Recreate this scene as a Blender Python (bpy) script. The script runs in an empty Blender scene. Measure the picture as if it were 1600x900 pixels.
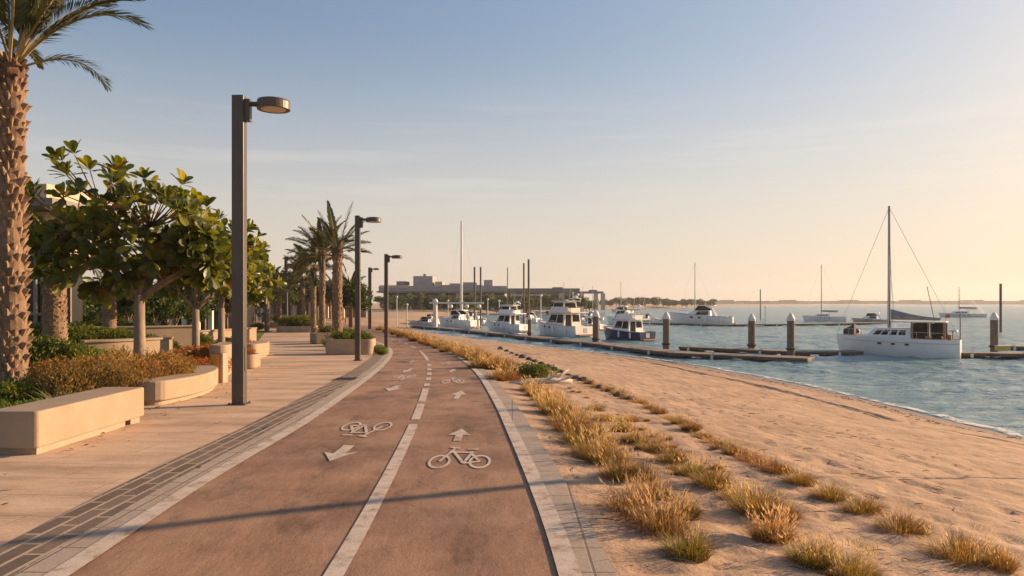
import bpy, bmesh, math, random
import numpy as np
from mathutils import Vector, Matrix, noise as mnoise
R_ = random.Random(7)
C = bpy.context.scene.collection
SC = bpy.context.scene
rad = math.radians
PI = math.pi

# ------------------------------------------------------------------ camera geometry
CAM_Z, FOC, HOR, CX = 1.65, 1155.0, 473.0, 800.0      # focal length and horizon of the 1600 px photograph
SEA = -1.8
SUN_AZ, SUN_EL = 66.0, 15.5                             # degrees clockwise from +Y, degrees above horizon

def base_z(y):
    """Height of the promenade: level near the viewer, falling gently to the bend."""
    if y <= 11: return 0.0
    if y >= 41: return -0.75
    t = (y-11)/30.0
    return -0.75*(t*0.82 + 0.18*(3*t*t-2*t**3))
def gnd(px, py, off=0.0):
    """Point of the promenade seen at a photo pixel."""
    lo, hi = 0.5, 4000.0
    for _ in range(70):
        m = 0.5*(lo+hi)
        if HOR + FOC*(CAM_Z-(base_z(m)+off))/m > py: lo = m
        else: hi = m
    y = 0.5*(lo+hi)
    return Vector(((px-CX)*y/FOC, y, base_z(y)+off))
def sea_pt(px, py, z=SEA):
    y = FOC*(CAM_Z-z)/(py-HOR)
    return Vector(((px-CX)*y/FOC, y, z))
def at(px, y): return (px-CX)*y/FOC
def zat(py, y): return CAM_Z-(py-HOR)*y/FOC

# ------------------------------------------------------------------ object helpers
def link(o, parent=None):
    C.objects.link(o)
    if parent is not None: o.parent = parent
    return o
def tag(o, label=None, cat=None, group=None, kind=None):
    if label: o['label'] = label
    if cat: o['category'] = cat
    if group: o['group'] = group
    if kind: o['kind'] = kind
    return o
def thing(name, label, cat, loc=(0,0,0), rz=0.0, group=None, scale=None):
    o = bpy.data.objects.new(name, None)
    o.empty_display_size = 0.2
    link(o); o.location = loc; o.rotation_euler = (0,0,rz)
    if scale: o.scale = (scale,)*3
    return tag(o, label, cat, group)
def copy_tree(o, parent=None, depth=0):
    c = o.copy(); C.objects.link(c)
    if parent is not None: c.parent = parent
    for ch in list(o.children): copy_tree(ch, c, depth+1)
    return c
def place(root, loc, rz=0.0, label=None, group=None, scale=None):
    c = copy_tree(root); c.location = loc; c.rotation_euler = (0,0,rz)
    if label: c['label'] = label
    if group: c['group'] = group
    if scale is not None: c.scale = (scale,)*3 if not hasattr(scale,'__len__') else scale
    return c

class MB:
    """Collects shapes and links them as ONE mesh object."""
    def __init__(s): s.v=[]; s.f=[]; s.mi=[]; s.col=[]; s.cur=0; s.c=None
    def add(s, vs, fs):
        b=len(s.v); s.v.extend([tuple(v) for v in vs])
        if s.c is not None: s.col.extend([s.c]*len(vs))
        for f in fs: s.f.append(tuple(b+i for i in f)); s.mi.append(s.cur)
        return b
    def box(s, x0,x1,y0,y1,z0,z1):
        s.add([(x0,y0,z0),(x1,y0,z0),(x1,y1,z0),(x0,y1,z0),(x0,y0,z1),(x1,y0,z1),(x1,y1,z1),(x0,y1,z1)],
              [(3,2,1,0),(4,5,6,7),(0,1,5,4),(1,2,6,5),(2,3,7,6),(3,0,4,7)])
    def hexa(s, p):       # 8 corners: bottom 0-3 ccw, top 4-7
        s.add(p,[(3,2,1,0),(4,5,6,7),(0,1,5,4),(1,2,6,5),(2,3,7,6),(3,0,4,7)])
    def prism(s, poly, z0, z1):
        n=len(poly); zz=(lambda z: z if hasattr(z,'__len__') else [z]*n); a=zz(z0); b=zz(z1)
        vs=[(p[0],p[1],a[i]) for i,p in enumerate(poly)]+[(p[0],p[1],b[i]) for i,p in enumerate(poly)]
        s.add(vs,[tuple(range(n-1,-1,-1)),tuple(range(n,2*n))]+[(i,(i+1)%n,n+(i+1)%n,n+i) for i in range(n)])
    def tube(s, pts, rr, n=8, caps=True):
        pts=[Vector(p) for p in pts]; m=len(pts)
        if not hasattr(rr,'__len__'): rr=[rr]*m
        vs=[]; up=Vector((0,0,1)); prev=None
        for i,p in enumerate(pts):
            d=(pts[min(i+1,m-1)]-pts[max(i-1,0)])
            d=d.normalized() if d.length>1e-9 else Vector((0,0,1))
            if prev is None:
                a=d.cross(up)
                if a.length<1e-3: a=d.cross(Vector((1,0,0)))
                a.normalize()
            else:
                a=prev-d*prev.dot(d)
                a.normalize()
            prev=a; b=d.cross(a)
            for k in range(n):
                t=2*PI*k/n; vs.append(p+(a*math.cos(t)+b*math.sin(t))*rr[i])
        fs=[(i*n+k,i*n+(k+1)%n,(i+1)*n+(k+1)%n,(i+1)*n+k) for i in range(m-1) for k in range(n)]
        if caps: fs+= [tuple(range(n-1,-1,-1)),tuple((m-1)*n+k for k in range(n))]
        s.add(vs,fs)
    def lathe(s, prof, n=16, cx=0, cy=0):
        vs=[];m=len(prof)
        for r,z in prof:
            for k in range(n):
                t=2*PI*k/n; vs.append((cx+r*math.cos(t),cy+r*math.sin(t),z))
        fs=[(i*n+k,i*n+(k+1)%n,(i+1)*n+(k+1)%n,(i+1)*n+k) for i in range(m-1) for k in range(n)]
        fs+=[tuple(range(n-1,-1,-1)),tuple((m-1)*n+k for k in range(n))]
        s.add(vs,fs)
    def ball(s, c, r, n=10, m=6, sz=1.0):
        s.lathe([(max(1e-4,r*math.sin(PI*i/m)), c[2]-r*sz*math.cos(PI*i/m)) for i in range(m+1)], n, c[0], c[1])
    def panel(s, q, u0,u1,v0,v1, t=0.02):
        """thin slab standing proud of the quad q (4 corners, ccw seen from outside)"""
        q=[Vector(p) for p in q]
        P=lambda u,v:(q[0]*(1-u)+q[1]*u)*(1-v)+(q[3]*(1-u)+q[2]*u)*v
        nrm=(q[1]-q[0]).cross(q[3]-q[0]).normalized()
        a=[P(u0,v0),P(u1,v0),P(u1,v1),P(u0,v1)]
        s.hexa([p-nrm*t*0.5 for p in a]+[p+nrm*t for p in a])
    def build(s, name, mat, parent=None, smooth=False, bevel=0.0, bseg=2, loc=None, rz=None):
        me=bpy.data.meshes.new(name)
        me.from_pydata(s.v,[],s.f)
        mats = mat if isinstance(mat,(list,tuple)) else [mat]
        for m in mats: me.materials.append(m)
        if len(mats)>1: me.polygons.foreach_set('material_index', s.mi)
        if s.col and len(s.col)==len(s.v):
            a=me.color_attributes.new('Col','FLOAT_COLOR','POINT')
            a.data.foreach_set('color', np.array([(c[0],c[1],c[2],1.0) for c in s.col],dtype=np.float32).ravel())
        if smooth: me.polygons.foreach_set('use_smooth',[True]*len(me.polygons))
        me.update()
        o=bpy.data.objects.new(name,me); link(o,parent)
        if bevel>0:
            b=o.modifiers.new('edge','BEVEL'); b.width=bevel; b.segments=bseg; b.limit_method='ANGLE'; b.angle_limit=rad(35)
        if loc is not None: o.location=loc
        if rz is not None: o.rotation_euler=(0,0,rz)
        return o

def grid_mesh(name, V, nr, nc, mat, smooth=True):
    """V: (nr*nc,3) array, row major"""
    idx=np.arange(nr*nc).reshape(nr,nc)
    F=np.stack([idx[:-1,:-1],idx[:-1,1:],idx[1:,1:],idx[1:,:-1]],-1).reshape(-1,4)
    me=bpy.data.meshes.new(name)
    me.vertices.add(len(V)); me.vertices.foreach_set('co',np.asarray(V,dtype=np.float32).ravel())
    me.loops.add(F.size); me.loops.foreach_set('vertex_index',F.ravel().astype(np.int32))
    me.polygons.add(len(F)); me.polygons.foreach_set('loop_start',np.arange(0,F.size,4,dtype=np.int32))
    me.polygons.foreach_set('loop_total',np.full(len(F),4,dtype=np.int32))
    me.materials.append(mat)
    me.update(calc_edges=True); me.validate()
    if smooth: me.polygons.foreach_set('use_smooth',[True]*len(me.polygons))
    o=bpy.data.objects.new(name,me); link(o); return o

# ------------------------------------------------------------------ materials
def new_mat(name):
    m=bpy.data.materials.new(name); m.use_nodes=True
    nt=m.node_tree; nt.nodes.clear()
    return m, nt, (lambda t,**k: _node(nt,t,k))
def _node(nt,t,k):
    n=nt.nodes.new(t)
    for a,b in k.items(): setattr(n,a,b)
    return n
def ramp(nd, pts, interp='LINEAR'):
    e=nd.color_ramp; e.interpolation=interp
    while len(e.elements)<len(pts): e.elements.new(0.5)
    for el,(p,c) in zip(e.elements,pts): el.position=p; el.color=(c[0],c[1],c[2],1) if hasattr(c,'__len__') else (c,c,c,1)
def mixc(nt, fac, a, b, mode='MIX'):
    n=nt.nodes.new('ShaderNodeMix'); n.data_type='RGBA'; n.blend_type=mode
    for sock,v in ((n.inputs[0],fac),(n.inputs[6],a),(n.inputs[7],b)):
        if hasattr(v,'is_output'): nt.links.new(v,sock)
        elif hasattr(v,'__len__'): sock.default_value=(v[0],v[1],v[2],1)
        else: sock.default_value=v
    return n.outputs[2]
def noise_tex(nt, vec, scale, detail=4, rough=0.55):
    n=nt.nodes.new('ShaderNodeTexNoise'); n.inputs['Scale'].default_value=scale
    n.inputs['Detail'].default_value=detail; n.inputs['Roughness'].default_value=rough
    if vec is not None: nt.links.new(vec,n.inputs['Vector'])
    return n
def mapped(nt, scale=(1,1,1), rot=0, src='Object'):
    t=nt.nodes.new('ShaderNodeTexCoord'); m=nt.nodes.new('ShaderNodeMapping')
    m.inputs['Scale'].default_value=scale; m.inputs['Rotation'].default_value=(0,0,rot)
    nt.links.new(t.outputs[src],m.inputs['Vector']); return m.outputs['Vector']
def rough_mat(name, c1, c2, scale=3.0, rough=0.8, bump=0.3, bscale=40, metal=0.0, c3=None, bdist=0.01, spec=0.4, stretch=(1,1,1), coat=0):
    """a weathered surface: two or three tones of the material blended by noise, fine bump"""
    m,nt,N=new_mat(name)
    v=mapped(nt,stretch)
    n1=noise_tex(nt,v,scale,6,0.6)
    r=N('ShaderNodeValToRGB'); ramp(r,[(0.36,c1),(0.64,c2)]); nt.links.new(n1.outputs['Fac'],r.inputs[0])
    col=r.outputs[0]
    if c3:
        n3=noise_tex(nt,v,scale*0.37,5,0.7); r3=N('ShaderNodeValToRGB'); ramp(r3,[(0.52,0),(0.7,1)]); nt.links.new(n3.outputs['Fac'],r3.inputs[0])
        col=mixc(nt,r3.outputs[0],col,c3)
    b=N('ShaderNodeBsdfPrincipled'); b.inputs['Roughness'].default_value=rough; b.inputs['Metallic'].default_value=metal
    b.inputs['Specular IOR Level'].default_value=spec; b.inputs['Coat Weight'].default_value=coat
    nt.links.new(col,b.inputs['Base Color'])
    if bump>0:
        n2=noise_tex(nt,v,bscale,6,0.65); bp=N('ShaderNodeBump'); bp.inputs['Strength'].default_value=bump; bp.inputs['Distance'].default_value=bdist
        nt.links.new(n2.outputs['Fac'],bp.inputs['Height']); nt.links.new(bp.outputs[0],b.inputs['Normal'])
    o=N('ShaderNodeOutputMaterial'); nt.links.new(b.outputs[0],o.inputs[0])
    return m
def leaf_mat(name, c1, c2, trans=0.35, rough=0.5, tcol=None, attr=False, vary=0.12, gloss=0.25):
    """leaf: reflects and lets light through; tone differs from leaf clump to leaf clump"""
    m,nt,N=new_mat(name)
    if attr:
        a=N('ShaderNodeAttribute',attribute_name='Col'); col=a.outputs['Color']
    else:
        v=mapped(nt); n=noise_tex(nt,v,2.3,3); r=N('ShaderNodeValToRGB'); ramp(r,[(0.35,c1),(0.65,c2)])
        nt.links.new(n.outputs['Fac'],r.inputs[0]); col=r.outputs[0]
    oi=N('ShaderNodeObjectInfo'); hs=N('ShaderNodeHueSaturation')
    mr=N('ShaderNodeMapRange'); mr.inputs['To Min'].default_value=1-vary*1.6; mr.inputs['To Max'].default_value=1+vary*1.6
    nt.links.new(oi.outputs['Random'],mr.inputs['Value']); nt.links.new(mr.outputs[0],hs.inputs['Value'])
    mh=N('ShaderNodeMapRange'); mh.inputs['To Min'].default_value=0.5-vary*0.12; mh.inputs['To Max'].default_value=0.5+vary*0.12
    ml=N('ShaderNodeMath',operation='FRACT'); mm=N('ShaderNodeMath',operation='MULTIPLY'); mm.inputs[1].default_value=17.3
    nt.links.new(oi.outputs['Random'],mm.inputs[0]); nt.links.new(mm.outputs[0],ml.inputs[0]); nt.links.new(ml.outputs[0],mh.inputs['Value'])
    nt.links.new(mh.outputs[0],hs.inputs['Hue']); nt.links.new(col,hs.inputs['Color']); col=hs.outputs[0]
    b=N('ShaderNodeBsdfPrincipled'); b.inputs['Roughness'].default_value=rough; b.inputs['Specular IOR Level'].default_value=gloss
    nt.links.new(col,b.inputs['Base Color'])
    t=N('ShaderNodeBsdfTranslucent')
    tc=mixc(nt,1.0,col,tcol or (1.6,1.35,0.6),'MULTIPLY'); nt.links.new(tc,t.inputs['Color'])
    mx=N('ShaderNodeMixShader'); mx.inputs[0].default_value=trans
    nt.links.new(b.outputs[0],mx.inputs[1]); nt.links.new(t.outputs[0],mx.inputs[2])
    o=N('ShaderNodeOutputMaterial'); nt.links.new(mx.outputs[0],o.inputs[0]); return m
M={}
def plain(name,c,rough=0.5,metal=0.0,spec=0.5,var=0.12,scale=6):
    k=tuple(max(0,x*(1-var)) for x in c); l=tuple(min(1,x*(1+var)) for x in c)
    M[name]=rough_mat(name,k,l,scale,rough,0.08,30,metal,spec=spec); return M[name]
# ------------------------------------------------------------------ outlines of the setting, read on the ground
def poly_g(pts): return [gnd(*p) for p in pts]
class XofY:
    """a line on the ground as x for each distance y, straight beyond its ends"""
    def __init__(s, pts, x0=None):
        pts=sorted([(p[1],p[0]) for p in pts]); s.y=np.array([p[0] for p in pts]); s.x=np.array([p[1] for p in pts])
    def __call__(s,y):
        y=np.asarray(y,dtype=float); return np.interp(y,s.y,s.x)
def smooth_line(pts, near_x, far=None):
    g=poly_g(pts); L=[(p.x,p.y) for p in g]
    L=[(near_x,-14.0)]+L
    if far: L+=far
    # resample + smooth
    ys=np.array([p[1] for p in L]); xs=np.array([p[0] for p in L])
    yy=np.arange(-14,ys.max(),0.25)
    xx=np.interp(yy,ys,xs)
    for _ in range(36): xx[1:-1]=(xx[:-2]+2*xx[1:-1]+xx[2:])/4
    return XofY(list(zip(xx,yy)))
FARL=[(-26,76),(-45,95),(-60,112)]
FARR=[(-24,92),(-45,112),(-60,128)]
asph_L=smooth_line([(125,897),(312,759),(409,706),(500,652),(553,611),(578,592),(597,576),(609,563),(614,553),(613,546),(606,540.5),(594,535.5),(578,530.5),(558,526),(535,521)],-2.55,FARL)
asph_R=smooth_line([(878,897),(850,820),(826,757),(803,700),(787,665),(777,640),(766,620),(755,600),(745,585),(730,570),(712,557),(692,546),(668,535),(648,527.5),(628,520.5),(605,514.5),(585,511),(562,508.5)],0.42,FARR)
centre=smooth_line([(528,897),(571,815),(613,735),(648,662),(656,640),(663,615),(668,600),(671,585),(671,572),(668,562),(659,551),(648,543),(636,537.5),(622,532.5),(608,528.5),(590,524.5),(570,520)],-0.98,[(-32,80),(-50,100)])
# shoreline on the water level
shore_px=[(1600,685),(1525,666),(1450,648),(1375,629),(1300,611),(1225,596),(1150,582),(1075,569),(1000,558.5),(930,551),(860,543.5),(800,537),(750,531),(700,524.5),(668,519.5),(648,516)]
sg=[sea_pt(*p) for p in shore_px]
shore=XofY([(22,-14),(19.5,0),(17,8),(14.8,14)]+[(p.x,p.y) for p in sg])
far_shore=[(-13.5,102),(-14,112),(-8,130)]+[tuple(sea_pt(*p)[:2]) for p in [(690,496),(760,490),(850,487),(950,483),(1060,481),(1150,478),(1300,476.2),(1450,475.6),(1700,475.2),(2300,475.2)]]
SEA_POLY=[(22,-60),(22,-14)]+[(p[0],p[1]) for p in [(19.5,0),(17,8),(14.8,14)]]+[(p.x,p.y) for p in sg]+far_shore+[(9000,1900),(9000,-60)]
SHORE_LINE=np.array(SEA_POLY[:-2])

def dist_line(P,L):
    d=np.full(len(P),1e9)
    for a,b in zip(L[:-1],L[1:]):
        ab=b-a; t=np.clip(((P-a)@ab)/max(ab@ab,1e-9),0,1)
        d=np.minimum(d,np.linalg.norm(P-(a+t[:,None]*ab),axis=1))
    return d
def inside(P,poly):
    x,y=P[:,0],P[:,1]; r=np.zeros(len(P),bool); n=len(poly)
    for i in range(n):
        x1,y1=poly[i]; x2,y2=poly[(i+1)%n]
        c=((y1>y)!=(y2>y)); xi=(x2-x1)*(y-y1)/((y2-y1) if y2!=y1 else 1e-9)+x1
        r^=c&(x<xi)
    return r
vbase=np.vectorize(base_z)
STRIP, PAVER = 0.14, 0.21
def beach_edge(y): return asph_R(y)+STRIP+PAVER

# numpy value noise
_rs=np.random.RandomState(3); _perm=_rs.rand(512,512)
def vnoise(x,y,f):
    x=x*f; y=y*f; xi=np.floor(x).astype(int); yi=np.floor(y).astype(int); fx=x-xi; fy=y-yi
    fx=fx*fx*(3-2*fx); fy=fy*fy*(3-2*fy); g=lambda a,b:_perm[a%512,b%512]
    return (g(xi,yi)*(1-fx)+g(xi+1,yi)*fx)*(1-fy)+(g(xi,yi+1)*(1-fx)+g(xi+1,yi+1)*fx)*fy
_j=_rs.rand(256,256,3)
def dimples(x,y,cell,r):
    """footprint-like hollows: depth 0..1"""
    out=np.zeros_like(x); cx=np.floor(x/cell).astype(int); cy=np.floor(y/cell).astype(int)
    for i in (-1,0,1):
        for k in (-1,0,1):
            j=_j[(cx+i)%256,(cy+k)%256]
            px=(cx+i+j[...,0])*cell; py=(cy+k+j[...,1])*cell; a=j[...,2]*PI
            dx=x-px; dy=y-py; u=dx*np.cos(a)+dy*np.sin(a); v=-dx*np.sin(a)+dy*np.cos(a)
            d2=(u/(r*1.5))**2+(v/(r*0.75))**2
            out=np.maximum(out,np.exp(-d2)*(0.35+0.65*j[...,0])) 
    return out
def beach_smooth(x,y):
    xr=beach_edge(y); xs=shore(y); s=np.clip((x-xr)/np.maximum(xs-xr,0.5),-0.2,1.6)
    b=vbase(y)
    prof=np.where(s<1, 0.75*s+0.25*s*s, 1+1.25*(s-1))
    return b-0.012-(b-SEA)*prof
def beach_z(x,y):
    x=np.asarray(x,float); y=np.asarray(y,float)
    xr=beach_edge(y); dr=x-xr; xs=shore(y); wet=np.clip((xs-x)/1.6,0,1)
    amp=np.clip(dr/0.35,0,1)*wet
    z=beach_smooth(x,y)
    z=z+amp*(0.045*(vnoise(x,y,0.7)-0.5)+0.028*(vnoise(x,y,2.1)-0.5)+0.026*(vnoise(x,y,5.3)-0.5)+0.016*(vnoise(x,y,11)-0.5))
    patch=np.clip((vnoise(x+7,y,0.22)-0.38)*3.2,0,1)              # walked and smooth stretches
    z=z-amp*patch*(0.045*dimples(x,y,0.46,0.10)+0.022*dimples(x+31,y+17,0.29,0.065))
    for tx,ph in ((2.1,0.3),(5.2,1.7),(0.9,4.0)):                    # trails of footprints along the beach
        c=xs-tx-1.2*np.sin(y*0.11+ph)-0.3*np.sin(y*0.53+ph); st=np.mod(y+ph,0.72)-0.36; sd=np.where(np.mod(np.floor((y+ph)/0.72),2)>0.5,0.11,-0.11)
        z=z-amp*0.05*np.exp(-((x-c-sd)/0.06)**2-(st/0.14)**2)
    # wheel track along the beach
    tr=xs-3.6+0.25*np.sin(y*0.35)
    for o in (0.0,0.28): z=z-0.07*np.exp(-((x-tr-o)/0.09)**2)*np.clip(wet*3,0,1)*(y>3)
    return z
def beach_at(px,py):
    """point of the beach seen at a photo pixel"""
    dx=(px-CX)/FOC; dz=-(py-HOR)/FOC
    y=np.geomspace(3.2,130,4000); z=CAM_Z+dz*y; h=beach_smooth(dx*y,y)
    k=np.argmax(z<h)
    if z[k]>=h[k]: k=len(y)-1
    yy=y[k]; return Vector((dx*yy, yy, float(beach_z(np.array([dx*yy]),np.array([yy]))[0])))

# ------------------------------------------------------------------ materials of the setting
def setting_materials():
    M['soil']=rough_mat('far_sand',(0.36,0.245,0.15),(0.46,0.31,0.19),0.3,0.95,0.4,3)
    # sand
    m,nt,N=new_mat('beach_sand'); v=mapped(nt)
    a=noise_tex(nt,v,0.8,6,0.6); r=N('ShaderNodeValToRGB'); ramp(r,[(0.3,(0.355,0.228,0.142)),(0.55,(0.475,0.318,0.207)),(0.75,(0.545,0.378,0.252))]); nt.links.new(a.outputs['Fac'],r.inputs[0])
    g=noise_tex(nt,v,55,3,0.7); r2=N('ShaderNodeValToRGB'); ramp(r2,[(0.3,0.72),(0.6,1.05)]); nt.links.new(g.outputs['Fac'],r2.inputs[0])
    col=mixc(nt,1.0,r.outputs[0],r2.outputs[0],'MULTIPLY')
    # shells and grit
    vo=N('ShaderNodeTexVoronoi'); vo.inputs['Scale'].default_value=9; nt.links.new(v,vo.inputs['Vector'])
    lt=N('ShaderNodeMath',operation='LESS_THAN'); lt.inputs[1].default_value=0.07; nt.links.new(vo.outputs['Distance'],lt.inputs[0])
    sp=N('ShaderNodeMath',operation='MULTIPLY'); sp.inputs[1].default_value=0.5; nt.links.new(lt.outputs[0],sp.inputs[0])
    col=mixc(nt,sp.outputs[0],col,(0.5,0.42,0.33))
    # wet sand close to the water line
    tc=N('ShaderNodeNewGeometry'); sx=N('ShaderNodeSeparateXYZ'); nt.links.new(tc.outputs['Position'],sx.inputs[0])
    wn=noise_tex(nt,v,1.3,3); ad=N('ShaderNodeMath',operation='MULTIPLY_ADD'); ad.inputs[1].default_value=0.16; nt.links.new(wn.outputs['Fac'],ad.inputs[0]); nt.links.new(sx.outputs['Z'],ad.inputs[2])
    wr=N('ShaderNodeMapRange'); wr.inputs['From Min'].default_value=SEA+0.10; wr.inputs['From Max'].default_value=SEA+0.36; wr.inputs['To Min'].default_value=1; wr.inputs['To Max'].default_value=0
    nt.links.new(ad.outputs[0],wr.inputs['Value'])
    col=mixc(nt,wr.outputs[0],col,(0.26,0.17,0.11))
    b=N('ShaderNodeBsdfPrincipled'); nt.links.new(col,b.inputs['Base Color']); b.inputs['Specular IOR Level'].default_value=0.25
    rr=N('ShaderNodeMapRange'); rr.inputs['To Min'].default_value=0.95; rr.inputs['To Max'].default_value=0.35; nt.links.new(wr.outputs[0],rr.inputs['Value']); nt.links.new(rr.outputs[0],b.inputs['Roughness'])
    n1=noise_tex(nt,v,7,5,0.6); n2=noise_tex(nt,v,80,3,0.6)
    mm=N('ShaderNodeMath',operation='MULTIPLY_ADD'); mm.inputs[1].default_value=0.12; nt.links.new(n2.outputs['Fac'],mm.inputs[0]); nt.links.new(n1.outputs['Fac'],mm.inputs[2])
    bp=N('ShaderNodeBump'); bp.inputs['Strength'].default_value=0.5; bp.inputs['Distance'].default_value=0.05; nt.links.new(mm.outputs[0],bp.inputs['Height']); nt.links.new(bp.outputs[0],b.inputs['Normal'])
    o=N('ShaderNodeOutputMaterial'); nt.links.new(b.outputs[0],o.inputs[0]); M['sand']=m
    # reddish asphalt
    m,nt,N=new_mat('red_asphalt'); v=mapped(nt)
    a=noise_tex(nt,v,0.55,7,0.62); r=N('ShaderNodeValToRGB'); ramp(r,[(0.28,(0.19,0.112,0.073)),(0.5,(0.30,0.168,0.104)),(0.72,(0.40,0.24,0.15))]); nt.links.new(a.outputs['Fac'],r.inputs[0])
    v2=mapped(nt,(1.0,0.33,1),0.5); st=noise_tex(nt,v2,1.7,7,0.72); r2=N('ShaderNodeValToRGB'); ramp(r2,[(0.32,0.42),(0.47,0.92),(0.7,1.22)]); nt.links.new(st.outputs['Fac'],r2.inputs[0])
    col=mixc(nt,1.0,r.outputs[0],r2.outputs[0],'MULTIPLY')
    du=noise_tex(nt,v,1.1,6,0.7); r5=N('ShaderNodeValToRGB'); ramp(r5,[(0.48,0),(0.72,0.7)]); nt.links.new(du.outputs['Fac'],r5.inputs[0])
    col=mixc(nt,r5.outputs[0],col,(0.36,0.235,0.155))                    # drifts of blown sand
    g=noise_tex(nt,v,90,2,0.8); r3=N('ShaderNodeValToRGB'); ramp(r3,[(0.3,0.72),(0.65,1.14)]); nt.links.new(g.outputs['Fac'],r3.inputs[0])
    col=mixc(nt,1.0,col,r3.outputs[0],'MULTIPLY')
    vo=N('ShaderNodeTexVoronoi',feature='DISTANCE_TO_EDGE'); vo.inputs['Scale'].default_value=0.55
    wv=noise_tex(nt,v,2.5,4); wa=N('ShaderNodeVectorMath',operation='MULTIPLY_ADD'); wa.inputs[1].default_value=(0.5,0.5,0.5); nt.links.new(wv.outputs['Color'],wa.inputs[0]); nt.links.new(v,wa.inputs[2]); nt.links.new(wa.outputs[0],vo.inputs['Vector'])
    ck=N('ShaderNodeMapRange'); ck.inputs['From Min'].default_value=0.004; ck.inputs['From Max'].default_value=0.012; ck.inputs['To Min'].default_value=0.2; ck.inputs['To Max'].default_value=0; nt.links.new(vo.outputs['Distance'],ck.inputs['Value'])
    col=mixc(nt,ck.outputs[0],col,(0.08,0.05,0.04))
    b=N('ShaderNodeBsdfPrincipled'); nt.links.new(col,b.inputs['Base Color']); b.inputs['Roughness'].default_value=0.82; b.inputs['Specular IOR Level'].default_value=0.3
    bp=N('ShaderNodeBump'); bp.inputs['Strength'].default_value=0.35; bp.inputs['Distance'].default_value=0.005; nt.links.new(g.outputs['Fac'],bp.inputs['Height'])
    bp2=N('ShaderNodeBump'); bp2.inputs['Strength'].default_value=0.5; bp2.inputs['Distance'].default_value=0.03; nt.links.new(st.outputs['Fac'],bp2.inputs['Height']); nt.links.new(bp.outputs[0],bp2.inputs['Normal']); nt.links.new(bp2.outputs[0],b.inputs['Normal'])
    o=N('ShaderNodeOutputMaterial'); nt.links.new(b.outputs[0],o.inputs[0]); M['asphalt']=m
    # slabs: pavement, brick band, grey pavers
    def slabs(name,c1,c2,mortar,w,h,joint,rot=0.0,dirt=(0.25,0.18,0.13),off=0.5,bumpd=0.006,dirt_amt=0.5,bias=0.0):
        m,nt,N=new_mat(name); v=mapped(nt,(1,1,1),rot)
        br=N('ShaderNodeTexBrick'); br.offset=off; br.inputs['Scale'].default_value=1.0; br.inputs['Brick Width'].default_value=w; br.inputs['Row Height'].default_value=h
        br.inputs['Mortar Size'].default_value=joint; br.inputs['Mortar Smooth'].default_value=0.3; br.inputs['Bias'].default_value=bias
        br.inputs['Color1'].default_value=(*c1,1); br.inputs['Color2'].default_value=(*c2,1); br.inputs['Mortar'].default_value=(*mortar,1)
        nt.links.new(v,br.inputs['Vector'])
        v2=mapped(nt,(0.6,1.7,1)); a=noise_tex(nt,v2,0.9,7,0.68); r=N('ShaderNodeValToRGB'); ramp(r,[(0.42,0),(0.72,dirt_amt)]); nt.links.new(a.outputs['Fac'],r.inputs[0])
        col=mixc(nt,r.outputs[0],br.outputs['Color'],dirt)
        g=noise_tex(nt,v,38,4,0.75); r3=N('ShaderNodeValToRGB'); ramp(r3,[(0.3,0.82),(0.65,1.1)]); nt.links.new(g.outputs['Fac'],r3.inputs[0])
        col=mixc(nt,1.0,col,r3.outputs[0],'MULTIPLY')
        b=N('ShaderNodeBsdfPrincipled'); nt.links.new(col,b.inputs['Base Color']); b.inputs['Roughness'].default_value=0.8; b.inputs['Specular IOR Level'].default_value=0.3
        inv=N('ShaderNodeMath',operation='MULTIPLY_ADD'); inv.inputs[1].default_value=-1.0; nt.links.new(br.outputs['Fac'],inv.inputs[0]); 
        ga=N('ShaderNodeMath',operation='MULTIPLY'); ga.inputs[1].default_value=0.5; nt.links.new(g.outputs['Fac'],ga.inputs[0]); nt.links.new(ga.outputs[0],inv.inputs[2])
        bp=N('ShaderNodeBump'); bp.inputs['Strength'].default_value=0.6; bp.inputs['Distance'].default_value=bumpd; nt.links.new(inv.outputs[0],bp.inputs['Height'])
        bp2=N('ShaderNodeBump'); bp2.inputs['Strength'].default_value=0.5; bp2.inputs['Distance'].default_value=0.03; nt.links.new(a.outputs['Fac'],bp2.inputs['Height']); nt.links.new(bp.outputs[0],bp2.inputs['Normal']); nt.links.new(bp2.outputs[0],b.inputs['Normal'])
        o=N('ShaderNodeOutputMaterial'); nt.links.new(b.outputs[0],o.inputs[0]); M[name]=m
    slabs('pavement_slabs',(0.565,0.39,0.258),(0.63,0.445,0.30),(0.36,0.245,0.16),1.2,0.6,0.007,0.08,dirt=(0.27,0.165,0.105),dirt_amt=0.9)
    slabs('brick_band',(0.125,0.09,0.066),(0.21,0.152,0.113),(0.42,0.325,0.24),0.42,0.145,0.018,PI/2,dirt=(0.20,0.14,0.10))
    slabs('pale_band',(0.44,0.34,0.26),(0.47,0.365,0.28),(0.26,0.19,0.14),0.6,0.3,0.006,PI/2,dirt=(0.33,0.24,0.18))
    slabs('grey_pavers',(0.36,0.29,0.235),(0.41,0.335,0.27),(0.17,0.13,0.1),0.45,0.5,0.010,PI/2,dirt=(0.36,0.25,0.17),off=0.0)
    # worn road paint
    m,nt,N=new_mat('worn_paint'); v=mapped(nt)
    a=noise_tex(nt,v,5,8,0.75); r=N('ShaderNodeValToRGB'); ramp(r,[(0.36,(0.33,0.20,0.13)),(0.47,(0.54,0.43,0.34)),(0.7,(0.67,0.56,0.46))]); nt.links.new(a.outputs['Fac'],r.inputs[0])
    g=noise_tex(nt,v,70,3,0.8); r3=N('ShaderNodeValToRGB'); ramp(r3,[(0.3,0.72),(0.6,1.05)]); nt.links.new(g.outputs['Fac'],r3.inputs[0])
    col=mixc(nt,1.0,r.outputs[0],r3.outputs[0],'MULTIPLY')
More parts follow.
